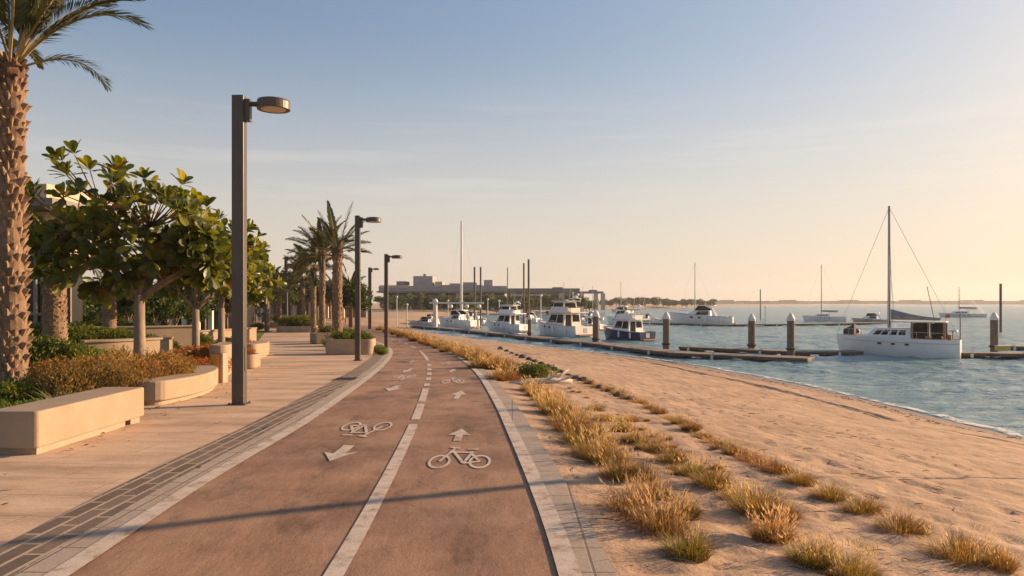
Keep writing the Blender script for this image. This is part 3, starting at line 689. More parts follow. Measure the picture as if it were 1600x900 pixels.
# ------------------------------------------------------------------ date palms
def frond_mesh(seed, L, elev, droop, n=52, lw=0.038, ll=0.50):
    """a feather leaf that leaves the origin along +X at the angle elev and bends down"""
    r=random.Random(seed); mb=MB(); N=16; pts=[]; p=Vector((0,0,0)); a=elev
    for i in range(N+1):
        pts.append(p.copy()); p=p+Vector((math.cos(a),0,math.sin(a)))*(L/N); a-=droop/N*(0.4+1.2*i/N)
    mb.cur=0
    mb.tube(pts,[0.026*(1-i/(N+1))**1.0*(L/2.4)+.003 for i in range(N+1)],5)
    mb.cur=1
    for i in range(n):
        t=0.2+0.8*i/(n-1); f=t*N; k=min(int(f),N-1); q=pts[k].lerp(pts[k+1],f-k); tg=(pts[k+1]-pts[k]).normalized()
        up=Vector((0,1,0)).cross(tg)
        if up.z<0: up=-up
        for s in (1,-1):
            l=ll*(L/2.4)*math.sin(PI*min(.97,.16+.80*t))**.7*r.uniform(.82,1.1)
            sw=.75+.45*t
            d=(tg*math.sin(sw)*1.0+Vector((0,s,0))*math.cos(sw)*.8+up*s*r.uniform(.35,.9)*math.cos(sw)+up*.08).normalized()
            w=lw*(L/2.4)*r.uniform(.8,1.15); wd=d.cross(up).normalized()
            e=q+d*l+Vector((0,0,-.10*l)); m=q+d*l*.5
            mb.add([q,m+wd*w*.5,e,m-wd*w*.5],[(0,1,2,3)])
    return mb
def palm_trunk(seed,h,r0,r1,rows,per=11,big=1.0):
    """trunk with a spiral of cut leaf bases"""
    r=random.Random(seed); mb=MB(); mb.cur=0
    pts=[(0.02*math.sin(i*.9),0.02*math.cos(i*.7),-.2+(h+.2)*i/10) for i in range(11)]
    mb.tube(pts,[r0*1.12]+[r0+(r1-r0)*i/10 for i in range(1,11)],16)
    mb.cur=1
    for i in range(rows):
        z=.1+(h-.15)*(i+.5)/rows; rad_=r0+(r1-r0)*z/h
        for k in range(per):
            a=2*PI*(k+(i%2)*.5+.1*r.random())/per; wd=2*PI*rad_/per*.46; hh=h/rows*.62; out=(.055+.03*r.random())*big
            e=Vector((math.cos(a),math.sin(a),0)); s=Vector((-e.y,e.x,0)); zz=z+r.uniform(-.02,.02)
            if r.random()<.24: continue
            c=e*(rad_-.02); out*=r.uniform(.35,1.7); zz+=r.uniform(-.035,.035); wd*=r.uniform(.7,1.15)
            tip=e*(rad_+out)+Vector((0,0,zz+hh*.85+r.uniform(-.02,.03)))
            vs=[c+s*wd+Vector((0,0,zz)),c-s*wd+Vector((0,0,zz)),c+Vector((0,0,zz-hh)),tip+s*wd*.42,tip-s*wd*.42,c+Vector((0,0,zz+hh*1.1))]
            mb.add(vs,[(2,0,3,4),(2,4,1),(3,0,5),(4,3,5),(1,4,5)])
    return mb
def palm(name,label,loc,h,r0,r1,fr,seed,rows=26,group=None,per=11,n=52,big=1.0,lw=.035):
    """fr: list of (azimuth, elevation, length, droop)"""
    t=thing(name,label,'palm tree',loc,0,group); r=random.Random(seed)
    palm_trunk(seed,h,r0,r1,rows,per,big).build('trunk',[M['palmbark'],M['scar']],t)
    mb=MB(); mb.lathe([(r1*.9,h-.12),(r1*1.25,h+.02),(r1*1.15,h+.16),(r1*.6,h+.34),(.02,h+.46)],12)
    for i in range(26):
        a=i*2.4; z=h-.25+.5*i/26; e=Vector((math.cos(a),math.sin(a),0)); mb.tube([e*r1*.8+Vector((0,0,z)),e*(r1*1.35)+Vector((0,0,z+.16))],[.05,.028],5)
    mb.build('crown_base',M['fibre'],t)
    for i,(az,el,L,dr) in enumerate(fr):
        f=(frond_mesh(seed*100+i,L,el,dr,n,lw).build('frond',[M['rachis'],M['frond']],t))
        f.location=(.55*r1*math.cos(az),.55*r1*math.sin(az),h+.05+.22*max(0,math.sin(el))); f.rotation_euler=(r.uniform(-.25,.25),0,az)
    return t
def palm_fronds(seed,n,L):
    r=random.Random(seed); out=[]
    for i in range(n):
        t=i/(n-1); out.append((i*2.39996+r.uniform(-.15,.15),1.45-1.5*t+r.uniform(-.1,.1),L*r.uniform(.85,1.1),.65+.75*t*r.uniform(.8,1.2)))
    return out

# ------------------------------------------------------------------ small trees for the middle distance
def clump_tree_proto(name,seed,h,rx,rz,n,leaf,mat):
    root=bpy.data.objects.new(name,None); link(root); r=random.Random(seed)
    mb=MB(); z0=h-2*rz; mb.tube([(0,0,-.2),(.03,0,z0*.6),(0,.02,z0+.3*rz)],[.13,.11,.09],8)
    for i in range(5):
        a=i*1.3; mb.tube([(0,0,z0*.9),(rx*.3*math.cos(a),rx*.3*math.sin(a),z0+rz*.5),(rx*.6*math.cos(a),rx*.6*math.sin(a),z0+rz)],[.07,.05,.02],5)
    mb.build('trunk',M['bark'],root,smooth=True)
    lv=MB(); lumps=[(Vector((r.uniform(-.65,.65)*rx,r.uniform(-.65,.65)*rx,h-rz+r.uniform(-.6,.65)*rz)),r.uniform(.28,.5)) for _ in range(15)]
    for i in range(n):
        c,k=lumps[r.randrange(len(lumps))]; d=Vector((r.gauss(0,1),r.gauss(0,1),r.gauss(0,1))).normalized(); q=r.uniform(.5,1.08)
        p=c+Vector((d.x*rx*k*q,d.y*rx*k*q,d.z*rz*k*q*.9)); u=Vector((r.gauss(0,1),r.gauss(0,1),r.gauss(0,.7))).normalized(); s=u.cross(Vector((r.gauss(0,1),r.gauss(0,1),r.gauss(0,1)))).normalized()
        L=leaf*r.uniform(.6,1.3); lv.add([p,p+u*L*.5+s*L*.3,p+u*L,p+u*L*.5-s*L*.3],[(0,1,2,3)])
    lv.build('crown',mat,root); return root
# ------------------------------------------------------------------ street lamps, benches, planters, gardens, buildings
def left_materials():
    M['bronze']=rough_mat('bronze_paint',(0.075,0.062,0.052),(0.105,0.086,0.071),5,0.42,0.1,60,metal=0.1,stretch=(1,1,0.3))
    M['lens']=rough_mat('lamp_lens',(0.55,0.45,0.35),(0.65,0.55,0.42),8,0.3,0.0,30)
    M['concrete']=rough_mat('pale_concrete',(0.315,0.232,0.162),(0.36,0.268,0.188),2.5,0.8,0.35,55,c3=(0.31,0.218,0.145),bdist=0.008)
    M['concrete_dark']=rough_mat('plinth_concrete',(0.33,0.26,0.2),(0.38,0.30,0.23),4,0.9,0.3,50)  # slightly greyer concrete for the plinths and the bench foot
    M['planter']=rough_mat('planter_stone',(0.35,0.26,0.18),(0.42,0.315,0.22),3,0.85,0.4,50,c3=(0.28,0.2,0.145))
    M['amber']=rough_mat('amber_timber',(0.50,0.22,0.035),(0.60,0.28,0.05),5,0.6,0.3,40,stretch=(8,8,0.6))
    M['cream']=rough_mat('cream_render',(0.50,0.39,0.28),(0.56,0.44,0.32),1.2,0.85,0.15,60)
    M['pale_render']=rough_mat('white_render',(0.66,0.60,0.53),(0.74,0.67,0.6),1.2,0.8,0.1,60)
    M['grey_wall']=rough_mat('grey_render',(0.30,0.28,0.27),(0.37,0.345,0.33),0.6,0.85,0.1,40)
    M['roof']=rough_mat('dark_roof',(0.16,0.145,0.135),(0.22,0.20,0.185),0.5,0.7,0.1,20)
    M['glass']=rough_mat('dark_glass',(0.022,0.022,0.020),(0.035,0.034,0.03),0.8,0.15,0.0,10,spec=0.25)
    M['frame']=rough_mat('mullion',(0.16,0.14,0.12),(0.22,0.19,0.165),3,0.5,0.05,30)
    M['rubber_dark']=rough_mat('cast_iron',(0.03,0.028,0.026),(0.05,0.046,0.042),6,0.6,0.3,40)
    M['earth']=rough_mat('planter_earth',(0.10,0.07,0.045),(0.15,0.11,0.075),8,0.95,0.8,30)

def lamp(label,px,pybase,pytop,wpx,group='slender street lamps along the promenade',Y=None,detail=True):
    b=gnd(px,pybase)
    if Y: b=Vector((at(px,Y),Y,base_z(Y)))
    s=FOC/b.y; H=(pybase-pytop)/s if not Y else zat(pytop,Y)-base_z(Y)
    w=wpx/s/2*.93; d=w*0.9
    t=thing('street_lamp',label,'street lamp',b,0,group)
    mb=MB(); mb.box(-w,w,-d,d,0.0,H); mb.build('pole',M['bronze'],t,bevel=min(.012,w*.2))
    if detail:
        mb=MB(); mb.box(-w-.05,w+.05,-d-.05,d+.05,0,.018)
        for i in (-1,1):
            for j in (-1,1): mb.lathe([(.016,.017),(.016,.04),(.008,.043)],6,i*(w+.028),j*(d+.028))
        mb.build('base_plate',M['bronze'],t)
        mb=MB(); mb.box(w-.002,w+.008,-d*.5,d*.5,.55,.95); mb.build('hatch',M['bronze'],t)
    R=.265; hz=H-.14
    mb=MB(); mb.box(w,w+.09,-.055,.055,H-.42,H-.06); mb.tube([(w+.05,0,hz+.01),(w+.26,0,hz+.0)],[.042,.042],8); mb.build('arm',M['bronze'],t)
    cx=w+.20+R; mb=MB(); mb.lathe([(R*.78,hz-.075),(R,hz-.085),(R*1.0,hz+.035),(R*.95,hz+.065),(R*.55,hz+.085),(.01,hz+.09)],28,cx,0)
    hd=mb.build('lamp_head',M['bronze'],t,smooth=False)
    mb=MB(); mb.lathe([(.01,hz-.083),(R*.76,hz-.083),(R*.76,hz-.078),(.01,hz-.078)],24,cx,0); mb.build('lens',M['lens'],hd)
    return t

def round_rect(x0,x1,y0,y1,r,n=6):
    P=[]
    for cx,cy,a0 in ((x1-r,y1-r,0),(x0+r,y1-r,PI/2),(x0+r,y0+r,PI),(x1-r,y0+r,1.5*PI)):
        for k in range(n+1):
            a=a0+PI/2*k/n; P.append((cx+r*math.cos(a),cy+r*math.sin(a)))
    return P
def inset(poly,d):
    n=len(poly); out=[]
    for i in range(n):
        a=Vector(poly[i-1]); b=Vector(poly[i]); c=Vector(poly[(i+1)%n])
        t=(c-a); 
        if t.length<1e-6: out.append(tuple(b)); continue
        t.normalize(); out.append((b.x-t.y*d,b.y+t.x*d))
    return out
def swept_slab(path,w,z0,z1,r=.05):
    """outline of a curved bench seen from above: path is its centre line"""
    P=[Vector(p) for p in path]; L=[];Rr=[]
    for i,p in enumerate(P):
        d=(P[min(i+1,len(P)-1)]-P[max(i-1,0)]).normalized(); n=Vector((-d.y,d.x)); L.append(p+n*w/2); Rr.append(p-n*w/2)
    def cap(c,a0):   # half round end
        return [(c.x+w/2*math.cos(a0-PI*k/8),c.y+w/2*math.sin(a0-PI*k/8)) for k in range(1,8)]
    d0=(P[0]-P[1]).normalized(); a=math.atan2(-d0.x,d0.y)
    pts=[tuple(q) for q in Rr]+[tuple(q) for q in L[::-1]]
    d=P[0]-P[1]; a0=math.atan2(d.y,d.x)+PI/2
    pts+= [(P[0].x+w/2*math.cos(a0+PI*0-PI*0+k*PI/8),P[0].y+w/2*math.sin(a0+k*PI/8)) for k in range(1,8)][::1] if False else []
    return pts
def spline(pts,n=10):
    P=[Vector((p[0],p[1])) for p in pts]; P=[P[0]*2-P[1]]+P+[P[-1]*2-P[-2]]; out=[]
    for i in range(1,len(P)-2):
        for k in range(n):
            t=k/n; a,b,c,d=P[i-1],P[i],P[i+1],P[i+2]
            out.append(0.5*((2*b)+(c-a)*t+(2*a-5*b+4*c-d)*t*t+(3*b-a-3*c+d)*t**3))
    out.append(P[-2]); return out
def curved_bench(name,label,pts,w,h,loc,mat='concrete',cat='bench',group=None,round_end=True):
    t=thing(name,label,cat,loc,0,group); P=spline(pts); poly=swept_slab(P,w,0,h)
    if round_end:
        n=len(P); Rr=poly[:n]; L=poly[n:]; d=(P[0]-P[1]); a0=math.atan2(d.y,d.x)
        # from the left side round to the right side
        arc=[(P[0].x+w/2*math.cos(a0-PI/2+PI*k/10*1.0),P[0].y+w/2*math.sin(a0-PI/2+PI*k/10)) for k in range(1,10)]
        arc=arc if (Vector(arc[0])-Vector(L[-1])).length<(Vector(arc[-1])-Vector(L[-1])).length else arc[::-1]
        poly=Rr+L+arc
    zoff=lambda q: base_z(loc[1]+q[1])-loc[2]
    mb=MB(); mb.prism(poly,[zoff(q)+.07 for q in poly],[zoff(q)+h for q in poly]); mb.build('seat',M[mat],t,bevel=.03,bseg=3)
    ip=inset(poly,.07); mb=MB(); mb.prism(ip,[zoff(q)-.02 for q in ip],[zoff(q)+.08 for q in ip]); mb.build('plinth',M['concrete_dark'],t)
    return t
def planter(label,loc,rz,lx,ly,h,r=.25,group=None,mat='planter'):
    t=thing('planter',label,'planter',loc,rz,group)
    o=round_rect(-lx/2,lx/2,-ly/2,ly/2,r); n=len(o); i_=inset(o,.10)
    mb=MB(); vs=[(p[0],p[1],0) for p in inset(o,.04)]+[(p[0],p[1],.05) for p in o]+[(p[0],p[1],h) for p in o]+[(p[0],p[1],h) for p in i_]+[(p[0],p[1],h-.12) for p in i_]
    fs=[]
    for k in range(4): fs+=[(k*n+i,k*n+(i+1)%n,(k+1)*n+(i+1)%n,(k+1)*n+i) for i in range(n)]
    fs.append(tuple(range(n-1,-1,-1))); mb.add(vs,fs); mb.build('trough',M[mat],t)
    mb=MB(); mb.prism(inset(o,.101),h-.3,h-.07); mb.build('earth',M['earth'],t)
    return t

def build_left():
    left_materials(); r=random.Random(5)
    # --- lamps
    lamp('tall bronze lamp post standing at the paving edge near the viewer, pole thickest of all',374,632,150,20)
    lamp('bronze lamp post at the kerb right in front of the stone planter with the palm',559,563.5,337,8.5)
    lamp('dark slim lamp post on the inside of the path bend beside the small bush',603.5,544,397,6)
    lamp('far lamp post on the path side of the golden tufts, beyond the bend',578,514,418,5.2)
    lamp('far lamp post among the palms in the middle of the paved walk',447,500,401,4.8,Y=75)
    lamp('far lamp post showing only its head behind the planter lamp',560,506,391,4.5,Y=72)
    # unused spot on the beach side, outside the picture, for an added shadow caster
    b=Vector((12.6,12.55)); z=float(beach_smooth(b[0],b[1]))
    # --- benches
    t=thing('concrete_bench','long straight pale concrete bench closest to the viewer','bench',(-5.40,9.15,0))
    mb=MB(); o=round_rect(-.285,.285,-1.19,1.16,.05,4); mb.prism(o,.075,.478); mb.build('seat',M['concrete'],t,bevel=.022,bseg=3)
    mb=MB(); mb.box(-.23,.235,-1.12,.72,-.02,.08); mb.build('plinth',M['concrete_dark'],t)
    mb=MB(); mb.box(-.23,.235,.86,1.10,-.02,.08); mb.build('foot',M['concrete_dark'],t)
    loc=(-5.9,12.2,base_z(12.2))
    curved_bench('concrete_bench','curved pale concrete bench bending round the rust shrubs beside the tall lamp',[(-.02,0),(.03,.9),(-.10,1.9),(-.42,3.0),(-.98,4.1)],.52,.40,loc)
    # amber bin at its end
    p=Vector((at(342,16.4),16.4,base_z(16.4))); t=thing('litter_bin','amber timber litter bin with a pale side at the end of the curved bench','litter bin',p)
    mb=MB(); mb.prism(round_rect(-.145,.075,-.14,.14,.03,3),.03,.64); mb.build('timber_front',M['amber'],t,bevel=.008)
    mb=MB(); mb.prism(round_rect(.078,.150,-.15,.15,.02,3),0,.66); mb.build('side_panel',M['planter'],t,bevel=.008)
    mb=MB(); mb.box(-.12,.05,-.1,.1,.62,.655); mb.build('lid',M['bronze'],t)
    # low walls of the beds further on
    loc=(at(338,18.2),18.2,base_z(18.2))
    curved_bench('garden_wall','pale wall end rising beside the amber bin, lit from the sea side',[(.06,0),(-.25,1.2),(-.75,2.6)],.45,.78,loc,'concrete','garden wall')
    loc=(at(391,27),27,base_z(27))
    curved_bench('concrete_bench','pale curved bench with hollow end just beyond the tall lamp post',[(0,0),(-.2,1.6),(-.7,3.4)],.55,.55,loc)
    loc=(at(393,73),73,base_z(73))
    curved_bench('concrete_bench','far white bench beside the walking person',[(-.4,0),(.1,.1),(.5,.4)],.6,.5,loc,'pale_render',round_end=False)
    for (x0,y0,x1,y1,top,lab) in [(128,19.5,262,21.5,.66,'low white garden wall curving behind the rust shrubs'),(96,26,305,28,.80,'low pale wall between the two clipped hedges of the garden'),(270,31,395,36,.45,'long low pale wall at the far end of the garden')]:
        X0=at(x0,y0); X1=at(x1,y1); loc=(X0,y0,0)
        t=thing('garden_wall',lab,'garden wall',loc); P=spline([(0,0),((X1-X0)*.5,(y1-y0)*.3),(X1-X0,y1-y0)]); mb=MB(); poly=swept_slab(P,.4,0,1)
        mb.prism(poly,-.6,top-.06); mb.build('wall_face',M['concrete'],t)
        mb=MB(); poly2=swept_slab(P,.5,0,1); mb.prism(poly2,top-.06,top); mb.build('coping',M['concrete'],t,bevel=.015)
    p=(at(271,22.5),22.5,gz(at(271,22.5),22.5)); planter('grey stone box standing in shade behind the orange mounds',p,0.1,.95,.7,.32,.05,mat='grey_wall')
    p=(at(388,21.4),21.4,base_z(21.4)); planter('rounded blush stone planter half hidden behind the tall lamp post',p,0,.55,.8,.42,.2,mat='concrete')
    # --- planters along the kerb
    Y=31.4; p=(at(549,Y),Y,base_z(Y)); planter('long stone planter with rounded corners at the kerb behind the second lamp post',p,0.12,1.95,2.0,.66,.28)
    Y=43.5; p=(at(502,Y),Y,base_z(Y)); planter('pale angular planter behind the long stone planter',p,0.5,1.0,1.5,.62,.08,mat='concrete')
    Y=61; p=(at(467,Y),Y,base_z(Y)); planter('wide dark planter with rounded base in the middle of the walk',p,0,3.2,2.4,.5,.5)
    Y=74; p=(at(436,Y),Y,base_z(Y)); planter('small far planter under the far lamp post',p,0,1.5,1.5,.45,.2)
    Y=41; p=(at(544,Y),Y,base_z(Y)); planter('low stone planter with clipped hedge behind the second lamp post',p,0.1,2.2,1.6,.55,.25)

def build_left_plants():
    r=random.Random(11)
    rc=((.39,.22,.075),(.24,.165,.06)); 
    rust=[shrub_proto('rust_shrub',100+i,.62,.55,.42,6500,.020,.058,M['rustleaf'],[rc,((.34,.21,.075),(.17,.15,.045)),((.36,.20,.065),(.22,.15,.05))][i],i!=2,.55) for i in range(3)]
    used=set()
    def puts(pool,px,Y,s,label,group=None,z=None,sz=1.0,X=None,cat='shrub'):
        src=pool[r.randrange(len(pool))]; X=at(px,Y) if X is None else X
        zz=(gz(X,Y) if X<garden_edge(Y) else base_z(Y)) if z is None else z
        o=src if src.name not in used else copy_tree(src); used.add(src.name)
        o.location=(X,Y,zz-.03); o.rotation_euler=(0,0,r.uniform(0,6.28)); o.scale=(s,s*r.uniform(.9,1.1),s*sz); tag(o,label,cat,group)
    L=[(118,11.3,.92,'feathery rust shrub behind the far end of the straight bench'),(168,11.9,.95,'bushy rust shrub between the straight bench and the curved bench'),(212,12.9,.95,'olive and rust shrub at the near end of the curved bench'),(250,13.6,.95,'dense rust shrub hugging the inner side of the curved bench'),
       (275,14.8,.85,'rust shrub near the far half of the curved bench'),(140,13.0,1.0,'rust shrub in front of the first broad leaved tree, facing the palm'),(190,14.0,1.02,'rust shrub at the foot of the broad leaved tree'),(238,15.2,1.0,'rust shrub just beyond the broad leaved trunk'),(100,12.6,.9,'rust shrub beside the spiky pale plant')]
    for px,Y,s,lab in L: puts(rust,px,Y,s*1.02,lab,sz=1.16)
    om=[shrub_proto('orange_mound',130+i,.6,.55,.36,3600,.022,.05,M['rustleaf'],((.36,.16,.04),(.28,.10,.03)),False,.8) for i in range(2)]
    for px,Y,s,lab in [(300,19.5,1.25,'smooth orange mound shrub beside the low white wall'),(318,18.0,1.05,'orange mound shrub against the pale wall end'),(285,17.2,.95,'small orange mound behind the curved bench'),(326,23.5,1.2,'far orange mound under the second broad leaved tree'),(390,30.5,1.1,'amber mound above the hollow ended bench'),(386,21.6,.45,'tiny amber mound growing in the blush planter')]:
        puts(om,px,Y,s,lab, z=(None if Y!=21.6 else base_z(21.6)+.36))
    pk=shrub_proto('pink_shrub',140,.5,.45,.38,2600,.014,.07,M['rustleaf'],((.42,.27,.20),(.34,.20,.13)),True)
    puts([pk],272,16.6,.9,'pale pinkish feathery shrub between rust shrubs and orange mounds')
    hg=[shrub_proto('green_shrub',150+i,.62,.55,.40,3000,.04,.07,M['hedgeleaf'],None,False,.7) for i in range(3)]
    for px,Y,s,lab in [(62,14.6,1.15,'dark green shrub right of the date palm foot'),(104,15.4,1.0,'dark green shrub behind the rust shrubs, beside the first pillar trunk'),(140,16.2,.9,'low green shrub between the pillar trunk and the white garden wall'),(8,9.6,.6,'leafy green plant low at the picture edge behind the straight bench'),(45,9.9,.55,'bright green low plant beside the spiky pale plant'),(25,10.8,.75,'green bushy plant in front of the date palm foot')]:
        puts(hg,px,Y,s,lab)
    for i,(px,Y) in enumerate([(112,21.6),(140,21.9),(168,22.2),(196,22.4),(222,22.8),(248,23.2)]):
        puts(hg,px,Y,1.15,'round clipped green shrub in the hedge behind the low white wall','clipped hedge behind the low white wall',sz=.9)
    for i,px in enumerate([60,84,110,134,158,184,208,232,258,284,308]):
        puts(hg,px,29.5+i*.2,1.5,'clipped green shrub in the back hedge of the garden','back hedge of the garden',sz=.75)
    for i,(px,Y,s,z,lab) in enumerate([(352,25.5,1.0,None,'olive green shrub between the tall lamp post and the orange mound'),(366,33,1.1,None,'dark green shrub behind the tall lamp post'),
        (592,31.2,.62,None,'small dark bush at the foot of the slim lamp post on the bend'),(597,30.2,.38,None,'tiny bush in front of the small dark bush on the bend'),
        (532,31.0,.85,base_z(31)+.45,'clipped green hedge shrub in the long stone planter, palm side'),(548,31.3,.8,base_z(31)+.44,'yellow green hedge shrub in the middle of the long stone planter'),(566,31.6,.85,base_z(31)+.45,'green hedge shrub at the path end of the long stone planter'),
        (520,35.5,1.0,None,'dark rounded shrub between the long planter and the angular planter'),(537,41,1.1,base_z(41)+.3,'green hedge shrub in the low planter behind the lamp'),(553,41,1.1,base_z(41)+.3,'second green hedge shrub in the low planter, path side'),
        (512,46,1.25,base_z(46)+.2,'yellow green shrub behind the angular planter'),
        (450,61,1.6,base_z(61)+.3,'dark hedge shrub in the wide planter, lamp side'),(466,61,1.7,base_z(61)+.3,'dark hedge shrub in the middle of the wide planter'),(482,61,1.7,base_z(61)+.3,'green hedge shrub in the wide planter, palm side'),
        (436,74,1.5,base_z(74)+.3,'dark shrub in the small far planter'),(402,62,1.1,None,'olive shrub beside the walking person')]):
        puts(hg,px,Y,s,lab,z=z)
    # spiky pale plant
    mb=MB(); rr=random.Random(3)
    for i in range(90):
        k=rr.uniform(.85,1.15); mb.c=(.36*k,.34*k,.17*k) if rr.random()<.6 else (.16*k,.19*k,.06*k)
        blade(mb,(rr.gauss(0,.05),rr.gauss(0,.05),0),rr.random()*6.28,rr.uniform(.1,.8),rr.uniform(.35,.62),.022,rr.uniform(.6,1.7),5)
    o=mb.build('spiky_plant',M['blade']); o.location=(at(84,10.7),10.7,gz(at(84,10.7),10.7)); tag(o,'spiky plant with arching pale variegated blades behind the straight bench','plant')
    # --- the promenade trees
    grp=None
    X,Y=at(218,15.2),15.2
    paddle_tree('broad_leaved_tree',41,[((-1.15,.1,3.72),(1.15,1.05,1.18)),((.38,-.1,3.35),(1.0,1.0,1.0)),((-.85,.2,2.72),(1.35,1.0,.72)),((1.0,.3,2.8),(.62,.7,.65))],1.95,.115,50,.325,'big paddle leaved tree with forked trunk standing in the rust shrubs',grp,(X,Y,gz(X,Y)-.1))
    X,Y=at(306,21.5),21.5
    paddle_tree('broad_leaved_tree',42,[((.1,0,3.8),(1.0,.9,1.0)),((.7,.2,3.0),(.8,.8,.8)),((-.8,.2,3.0),(.9,.9,.8))],1.8,.11,40,.37,'second paddle leaved tree, partly behind the big forked one',grp,(X,Y,gz(X,Y)-.1),density=7)
    X,Y=at(346,25),25
    paddle_tree('broad_leaved_tree',43,[((.25,0,4.0),(1.0,1.0,1.0)),((.1,.2,3.2),(1.2,1.1,.85))],1.9,.12,48,.37,'yellow green paddle leaved tree just left of the tall lamp post',grp,(X,Y,gz(X,Y)-.1),density=7)
    X,Y=at(379,33),33
    paddle_tree('broad_leaved_tree',44,[((.2,0,4.1),(1.0,1.0,.95)),((.55,.2,3.2),(1.1,1.1,.8))],2.0,.12,42,.39,'paddle leaved tree whose crown shows on the sea side of the tall lamp post',grp,(X,Y,gz(X,Y)-.1),density=7)
    # --- near date palm
    X,Y=at(17,13.0),13.0; z0=gz(X,Y)-.05; h=zat(120,Y)-z0
    fr=[(0.02,.85,2.62,1.62),(-.10,.34,1.95,1.62),(.18,1.02,2.5,1.15),(.0,1.22,2.6,.9),(-.45,1.15,2.5,.8),(.5,1.3,2.6,.7),(1.2,1.1,2.5,.9),(-1.2,1.1,2.5,.9),(-1.0,1.35,2.4,.5),(.1,1.42,2.6,.45),
        (2.2,1.2,2.5,.9),(2.6,.8,2.5,1.2),(3.14,1.1,2.5,1.0),(3.6,.7,2.6,1.3),(-2.0,1.0,2.5,1.1),(-2.5,.6,2.5,1.4),(3.0,.35,2.4,1.5),(1.9,.75,2.5,1.3),(2.4,.3,2.3,1.5),(-2.9,.3,2.4,1.4),(-1.7,.75,2.4,1.3),(1.5,1.35,2.3,.6),(-.2,1.32,2.4,.6),(.35,1.12,2.3,.7)]
    palm('date_palm','tall date palm with a scarred trunk at the picture edge behind the benches',(X,Y,z0),h,.245,.19,fr,9,rows=36,per=13,n=62)
    # two thick trunks behind
    for px,Y,top,w,sd,lab in [(86,18.2,405,.27,31,'thick short date palm hidden in the tree crown, beside the green shrubs'),(171,24.5,418,.22,32,'date palm behind the big tree, near the clipped round hedge')]:
        X=at(px,Y); z0=gz(X,Y)-.05
        palm('date_palm',lab,(X,Y,z0),zat(top,Y)-z0,w,w*.86,[(a,e*.8,1.35,d*1.2) for a,e,L,d in palm_fronds(sd,14,1.4)],sd,rows=30,per=13,n=40,big=.3,lw=.06)
    # palms along the walk
    for px,Y,top,w,L,sd,lab in [(527,33.5,398,.235,2.0,51,'tallest walk side palm rising from the long stone planter'),(503.5,46,402,.2,2.5,52,'palm with drooping crown behind the angular planter'),(490,53,424,.19,2.5,53,'shorter palm leaning into the drooping crown palm'),(473,64,440,.2,2.4,54,'far palm in the wide dark planter'),(417,62,452,.2,2.0,55,'low spreading palm beside the walking person'),(437,70,455,.2,2.0,56,'far low palm next to the far lamp post'),(548,72,455,.2,2.0,57,'far low palm behind the second lamp post')]:
        X=at(px,Y); z0=base_z(Y)
        fr=palm_fronds(sd,26,L)
        if sd==51: fr=[(1.9+.1,1.38,2.3,.2),(2.2,1.25,1.7,.3),(.15,.85,1.6,.7),(0,.55,1.5,.8),(.3,1.05,1.8,.5),(3.1,1.25,1.9,.3),(.0,1.34,2.2,.25),(-.2,1.1,1.7,.5),(3.0,.95,1.7,.6),(-1.4,.8,1.6,.8),(1.5,.7,1.6,.8),(-.1,.25,1.5,.8),(3.3,.4,1.3,1.0),(-2.2,1.1,1.7,.6)]
        palm('date_palm',lab,(X,Y,z0),zat(top,Y)-z0,w,w*.85,fr,sd,rows=22,per=10,n=46,big=.45,lw=.085)
    # --- trees of the middle distance
    T=[clump_tree_proto('park_tree',60+i,5.0,1.9,1.65,3600,.30,M['treeleaf']) for i in range(4)]
    tu=set()
    def tree(px,Y,pytop,wpx,lab,group=None,z0=None):
        src=T[r.randrange(4)]; o=src if src.name not in tu else copy_tree(src); tu.add(src.name)
        z=base_z(Y) if z0 is None else z0; H=zat(pytop,Y)-z; s=H/5.0; sx=wpx*Y/FOC/3.9
        o.location=(at(px,Y),Y,z-.1); o.rotation_euler=(0,0,r.uniform(0,6.28)); o.scale=(sx,sx,s); tag(o,lab,'tree',group)
    tree(556,66,428,58,'yellow green tree between the tallest palm and the second lamp post')
    tree(540,95,446,34,'olive tree behind the yellow green tree')
    for px,Y,top,w in [(392,85,424,62),(412,92,420,66),(434,98,424,66),(456,104,428,66),(476,108,432,64),(496,112,434,64),(516,112,432,66),(536,108,438,60),(400,70,440,46),(380,75,424,54),(424,108,426,70),(448,110,430,70)]:
        tree(px,Y,top,w,'dark green park tree in the row behind the white colonnade','park trees behind the colonnade')
    for px,Y,top,w in [(110,38,430,80),(150,42,440,80),(200,44,436,76),(240,46,440,70),(275,48,446,66),(320,56,436,60),(355,60,440,56),(128,40,455,60),(182,47,458,60),(222,50,455,60),(262,50,456,60),(298,52,450,60)]:
        tree(px,Y,top,w,'shady garden tree in front of the glazed pavilion','garden trees before the pavilion')
    # green bush and driftwood by the path
    p=beach_at(834,594); src=hg[0]; o=copy_tree(src); o.location=(p.x,p.y,p.z-.05); s=66*p.y/FOC/1.15; o.scale=(s,s*.9,s*.85); o['label']='rounded green bush at the end of the golden hedge beside the path'; o['category']='shrub'
    if 'group' in o: del o['group']
    p=beach_at(846,602); t=thing('driftwood','bleached driftwood log lying on the sand in front of the green bush','driftwood',p,.22)
    mb=MB(); mb.tube([(-.75,-.05,.07),(-.3,0,.09),(.2,.03,.10),(.75,.05,.07)],[.05,.075,.07,.045],9); mb.build('log',M['drift'],t,smooth=True)
    for a,b in (((.35,.04,.1),(.72,.22,.33)),((.1,.02,.1),(.42,-.2,.24)),((.55,.05,.1),(.95,.0,.24))):
        mb=MB(); mb.tube([a,Vector(a).lerp(Vector(b),.5)+Vector((0,.02,.03)),b],[.032,.025,.012],6); mb.build('branch',M['drift'],t,smooth=True)
    # stones lining the seaward foot of the hedge
    st=[]
